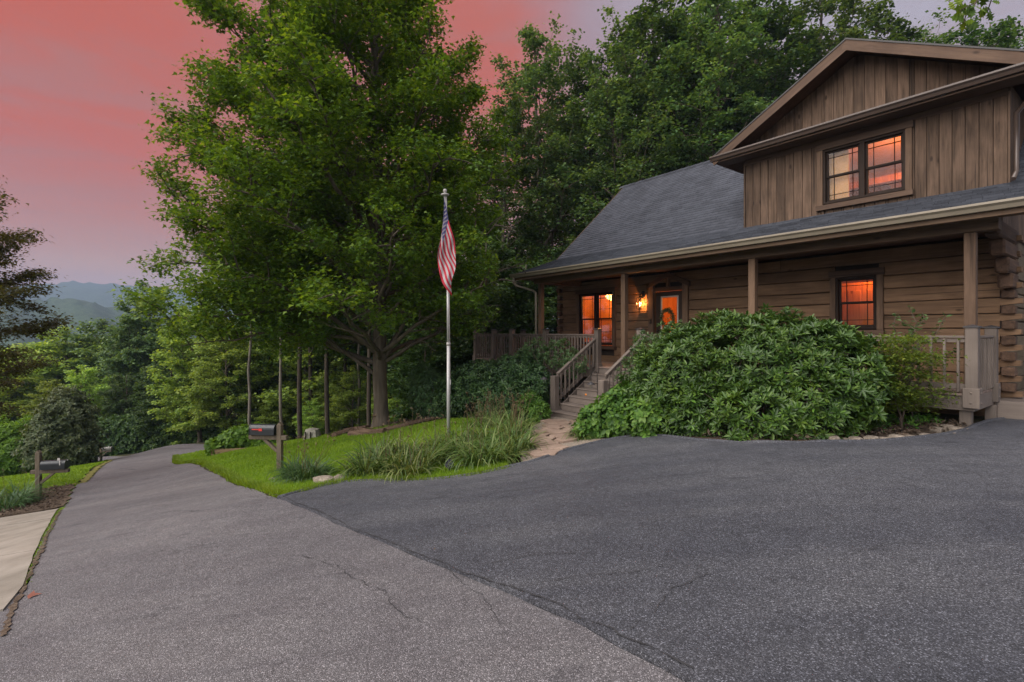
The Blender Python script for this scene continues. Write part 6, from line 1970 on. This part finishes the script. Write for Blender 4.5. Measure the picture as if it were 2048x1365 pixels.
# ---- fake rock utility cover
fr_ = G(625, 881)
t = thing('rock_cover', 'pale grey moulded rock cover standing on the lawn crest', 'utility cover', fr_)
sx = 36 / 1010 * fr_.y / 2; sz = 24 / 1010 * fr_.y
q = MB()
lv = [(0, 1.0), (.12, .98), (.5, .86), (.85, .74), (.97, .66), (1.0, .5)]
n = 10; V = []
for h, s in lv:
    for k in range(n):
        a = 2 * math.pi * k / n + .3
        x = max(-1, min(1, math.cos(a) * 1.28)) * sx * s * (1 + random.uniform(-.03, .03)); y = max(-1, min(1, math.sin(a) * 1.28)) * sx * .8 * s
        V.append((x, y, h * sz * 1.05 - .03 + random.uniform(-.01, .01)))
F = [(i * n + k, i * n + (k + 1) % n, (i + 1) * n + (k + 1) % n, (i + 1) * n + k) for i in range(len(lv) - 1) for k in range(n)]
F.append(tuple(range((len(lv) - 1) * n, len(lv) * n)))
q.poly(V, F); part(q, 'shell', 'fake_rock', t)
for px_ in (-.12, .02):
    q = MB().box(px_ * sx * 4 - .012, px_ * sx * 4 + .012, -sx * .86, -sx * .70, .05, sz * .8, .003); part(q, 'groove', 'chinking', t)

# ---- raised vegetable bed with a vine
vb = G(470, 906)
t = thing('raised_bed', 'low timber raised bed at the far end of the lawn', 'planter', vb, math.radians(12))
for (x0, x1, y0, y1) in ((-.75, 1.5, -.03, .02), (-.75, 1.5, 1.1, 1.15), (-.80, -.752, -.03, 1.15), (1.502, 1.55, -.03, 1.15)):
    part(MB().box(x0, x1, y0, y1, -.35, .16, .006), 'board', 'bed_board', t)
part(MB().box(-.75, 1.5, .02, 1.1, -.3, .08, 0), 'soil', 'mulch', t)
shrub('squash_vine', 'bright green large leaved vine sprawling over the raised bed',
      [(vb.x - .35, vb.y + .5, vb.z + .35, .55, .5, .42), (vb.x + .3, vb.y + .6, vb.z + .45, .6, .5, .45), (vb.x + 1.0, vb.y + .6, vb.z + .35, .55, .5, .38), (vb.x - .8, vb.y + .2, vb.z + .15, .3, .35, .28)],
      520, 6, .17, .75, 'squash_leaf', stems=8, seed=43, tilt=.2, nsingle=60, cat='plant')
pc = G(430, 908)
t = thing('pipe_riser', 'short green capped pipe standing beside the raised bed', 'pipe', pc)
part(MB().tube([(0, 0, -.1), (0, 0, .24)], .085, 12), 'pipe', 'pipe_green', t); part(MB().tube([(0, 0, .235), (0, 0, .29)], .10, 12), 'pipe_cap', 'pipe_green', t)

# ---- timbers round the maple bed
TM = [((668, 879), (712, 866), .11), ((700, 876), (770, 870), .10), ((712, 866), (742, 872), .09), ((765, 869), (815, 858), .10), ((812, 859), (866, 846), .10), ((690, 868), (735, 862), .08)]
TL = ['left most timber end pointing at the lawn by the maple bed', 'long front timber of the maple bed edging', 'short split timber lying askew in the maple bed edging', 'timber of the edging just right of the maple trunk', 'right hand end timber of the maple bed edging near the dark shrub', 'short back timber behind the left end of the maple bed edging']
for (a, b_, rr), lab in zip(TM, TL):
    p0, p1 = G(*a), G(*b_)
    d = (p1 - p0); L = d.length
    o = thing('edging_timber', lab, 'timber', p0, math.atan2(d.y, d.x), 'timbers edging the maple bed')
    q = MB(); n = 7; k = 7; V = []
    sl = d.z / max(.1, math.hypot(d.x, d.y)); Lh = math.hypot(d.x, d.y)
    rad = [rr * random.uniform(.8, 1.15) for _ in range(k)]
    for i in range(n + 1):
        for j in range(k):
            an = 2 * math.pi * j / k
            V.append((Lh * i / n + random.uniform(-.02, .02) * (i in (0, n)), math.cos(an) * rad[j] * random.uniform(.93, 1.07), sl * Lh * i / n + .09 + math.sin(an) * rad[j] * .85 * random.uniform(.93, 1.07)))
    F = [(i * k + j, (i + 1) * k + j, (i + 1) * k + (j + 1) % k, i * k + (j + 1) % k) for i in range(n) for j in range(k)] + [tuple(range(k)), tuple(range(n * k, n * k + k))[::-1]]
    q.poly(V, F); part(q, 'log', 'old_timber', o)
# ---- stones
def stone(px, py, w, h, lab, group=None, mat='fieldstone'):
    p = G(px, py); t = None
    r = np.random.default_rng(int(px * 7 + py))
    import bmesh
    bm = bmesh.new(); bmesh.ops.create_icosphere(bm, subdivisions=2, radius=1.0)
    k1, k2 = r.uniform(0, 6, 3), r.uniform(0, 6, 3)
    for v in bm.verts:
        c = v.co
        f = 1 + .16 * math.sin(c.x * 2.3 + k1[0]) * math.cos(c.y * 2.9 + k1[1]) + .10 * math.sin(c.z * 5 + k2[0] + c.x * 4) + r.normal(0, .035)
        v.co = Vector((max(-.85, min(.85, c.x * f)) * w, max(-.8, min(.8, c.y * f)) * w * .7, max(-.6, min(.72, c.z * f)) * h))
    me = bpy.data.meshes.new('stone'); bm.to_mesh(me); bm.free()
    o = link('stone', me, mat); o.location = (p.x, p.y, p.z + h * .35); o.rotation_euler = (0, 0, r.uniform(0, 6))
    return tag(o, lab, 'stone', group)
GE = 'field stones edging the right planting bed'
for i, (px, py, w, h) in enumerate([(1668, 886, .10, .08), (1690, 886, .07, .05), (1712, 887, .13, .07), (1742, 885, .13, .07), (1770, 886, .08, .06), (1795, 884, .14, .08), (1822, 882, .09, .06), (1850, 878, .10, .06),
                       (1872, 868, .12, .08), (1895, 864, .14, .09), (1915, 868, .13, .08), (1905, 876, .09, .06), (1925, 858, .12, .07), (1880, 878, .10, .06)]):
    stone(px, py - 2, w, h, 'rough tan field stone in the row edging the bed before the porch corner', GE)
stone(648, 972, .17, .13, 'pointed grey stone at the lawn corner left of the other')
stone(677, 968, .15, .11, 'rounded grey stone between the mailbox clump and the big daylilies')
stone(545, 965, .10, .07, 'flat pale stone half hidden left of the mailbox post clump')
stone(930, 938, .10, .06, 'small pale stone beside the black spotlight')
stone(1385, 884, .09, .05, 'brownish stone at the foot of the rhododendron on the driveway edge')
# ---- spotlight
sp = G(898, 950)
t = thing('spotlight', 'small black ground spotlight in the grass before the flagpole', 'spotlight', sp)
q = MB().tube([(0, .05, .12), (.01, -.03, .16), (.012, -.06, .175)], [.045, .06, .068], 12); part(q, 'housing', 'black_metal', t)
q = MB().tube([(.012, -.061, .1755), (.0125, -.064, .177)], [.060, .060], 12); part(q, 'lens', 'glass_pane', t)
part(MB().tube([(0, 0, -.1), (0, 0, .12)], .012, 8), 'stake', 'black_metal', t)
# ---- lantern lights on shepherd hooks
def hook_light(px, ybase_px, ylamp, D, lab, side=-1):
    p = at(px, ylamp, D)
    zb = H(p.x, p.y)
    t = thing('path_light', lab, 'path light', (p.x, p.y, zb), 0, 'lantern path lights on hooks by the stairs')
    h = p.z - zb
    top = h + .28
    hx = side * -.14
    part(MB().tube([(hx, 0, -.1), (hx, 0, top - .10), (hx * .95, 0, top - .03), (hx * .6, 0, top), (hx * .15, 0, top - .03), (0, 0, top - .10)], .008, 6), 'hook', 'black_metal', t)
    part(MB().lathe([(.0, .05), (.02, .045), (.045, .02), (.10, -.005), (.10, -.012), (.03, -.008)], (0, 0, h), 14), 'shade', 'cap_black', t)
    part(MB().lathe([(.03, -.01), (.034, -.09), (.028, -.10), (0, -.10)], (0, 0, h), 10), 'glass', 'glass_pane', t)
    part(MB().tube([(0, 0, h + .05), (0, 0, top - .10)], .004, 5), 'hanger', 'black_metal', t)
    return t
hook_light(1088, 800, 758, 12.3, 'black lantern path light left of the stair post')
hook_light(1182, 800, 768, 11.3, 'black lantern path light in front of the right side of the steps', -1)
# ---- orange ornament on the steps
p = hw(7.25, -.82, -.174 * 4)
t = thing('orange_bird', 'small orange bird ornament sitting on the stair tread', 'ornament', (p.x, p.y, p.z))
q = MB().lathe([(0, 0), (.03, .004), (.05, .03), (.045, .055), (.02, .07), (0, .072)], (0, 0, 0), 12); part(q, 'body', 'orange_paint', t)
q = MB().tube([(.0, 0, .05), (-.015, 0, .10), (-.005, 0, .145), (.02, 0, .15), (.05, 0, .14)], [.018, .013, .018, .014, .004], 8); part(q, 'neck', 'orange_paint', t)
# ---- wreath on the door
wc = hw(6.77, WV - .03, 1.32)
t = thing('wreath', 'leafy green wreath hanging on the glass of the front door', 'wreath', wc, HROT)
r = np.random.default_rng(12)
part(MB().tube([(.19 * math.cos(a), 0, .24 * math.sin(a)) for a in np.linspace(0, 6.283, 25)], .018, 6, caps=False), 'ring', 'twig', t)
n = 900; a = r.uniform(0, 6.283, n)
P = np.stack([.19 * np.cos(a), np.zeros(n), .24 * np.sin(a)], 1) + r.normal(0, .028, (n, 3)) * np.array([1, .6, 1]) + np.array([0, -.015, 0])
P[:120] = np.stack([r.normal(.02, .06, 120), r.normal(-.02, .02, 120), r.uniform(-.45, -.2, 120)], 1)
link('leaves', leaf_mesh('leaves', P, r.normal(0, 1, (n, 3)), r.normal(0, .5, (n, 3)) + np.array([0, -1, 0]), .05 * r.uniform(.6, 1.3, n), .022 * np.ones(n), 'quad', 4), 'viburnum_leaf', t)
# ---- plants pot shapes on the rail: small dark items above the left rail
p = hw(9.35, -.0, .88)
# ---- oak twig hanging into the top right corner
t = thing('oak_branch', 'oak twig with lobed leaves hanging in at the top right corner', 'branch', tuple(at(1960, -60, 5.0)))
mb = MB(); P = []; Dd = []
r = np.random.default_rng(15)
o0 = np.array(at(1960, -60, 5.0))
for pts in [[(2060, -120), (1985, -40), (1950, 5), (1915, 25)], [(1985, -40), (1980, 0), (1995, 12)], [(1950, 5), (1935, 30), (1930, 45)], [(1985, -40), (1940, -25), (1895, 5)]]:
    c = [np.array(at(x, y, 5.0)) - o0 + np.array([0, r.normal(0, .05), 0]) for x, y in pts]
    mb.tube([tuple(q) for q in c], [.008 * (1 - .7 * i / len(c)) for i in range(len(c))], 5)
    for i in range(1, len(c)):
        for k in range(7):
            f = r.random(); q = c[i - 1] * (1 - f) + c[i] * f
            d = unit(np.array([r.normal(0, 1), r.normal(0, .5), r.normal(-.5, .5)])); P.append(q); Dd.append(d)
mb.build('twig', 'twig', t)
n = len(P)
lo_ = [(0, 0), (.18, .07), (.30, .26), (.38, .12), (.52, .36), (.60, .13), (.74, .27), (.80, .10), (1, .0)]
V = []; F = []; R = []
for p_, d in zip(P, Dd):
    L_ = .13 * r.uniform(.7, 1.2); nn = unit(np.array([r.normal(0, .5), -1, r.normal(0, .5)])); s = unit(np.cross(nn, d)); rv = r.random()
    o = len(V)
    for (u, w) in lo_: V.append(tuple(np.array(p_) + np.array(d) * u * L_ + s * w * L_ + nn * .02 * w))
    for (u, w) in lo_[1:-1]: V.append(tuple(np.array(p_) + np.array(d) * u * L_ - s * w * L_ + nn * .02 * w))
    m_ = len(lo_)
    for k in range(m_ - 1):
        a0, a1 = o + k, o + k + 1
        b0 = o if k == 0 else o + m_ + k - 1; b1 = o + m_ - 1 if k == m_ - 2 else o + m_ + k
        f = [a0, a1] + ([b1] if b1 != a1 else []) + ([b0] if b0 != a0 else [])
        F.append(tuple(f)); R.append(rv)
me = bpy.data.meshes.new('leaves'); me.from_pydata(V, [], F); a_ = me.attributes.new('rnd', 'FLOAT', 'FACE'); a_.data.foreach_set('value', R); me.update()
link('leaves', me, 'maple_leaf', t)

fp_ = G(54, 1206)
t = thing('fallen_leaf', 'single reddish fallen leaf lying on the road beside the concrete', 'leaf', (fp_.x, fp_.y, fp_.z + .045))
plain('dead_leaf', (0.16, 0.05, 0.03), 0.8)
link('blade', leaf_mesh('blade', np.array([[0, 0, .01]]), np.array([[1., .3, .15]]), np.array([[.2, -.3, 1.]]), np.array([.10]), np.array([.085]), 'maple', 1), 'dead_leaf', t)
# ================================================================== air
haze = MB(); haze.box(-2700, 2700, -400, 2650, -75, 262, 0)
hv = haze.build('haze', None)
hm = bpy.data.materials.new('haze'); hm.use_nodes = True; hm.node_tree.nodes.clear()
g = NG(hm.node_tree)
pv = g.n('ShaderNodeVolumePrincipled', {'Color': (0.37, 0.50, 0.75, 1), 'Density': HAZE_DENSITY})
o_ = g.n('ShaderNodeOutputMaterial', {1: pv.outputs[0]})
hv.data.materials.append(hm)
tag(hv, kind='stuff')
tag(hv, 'thin blue evening haze filling the valley air', 'haze')
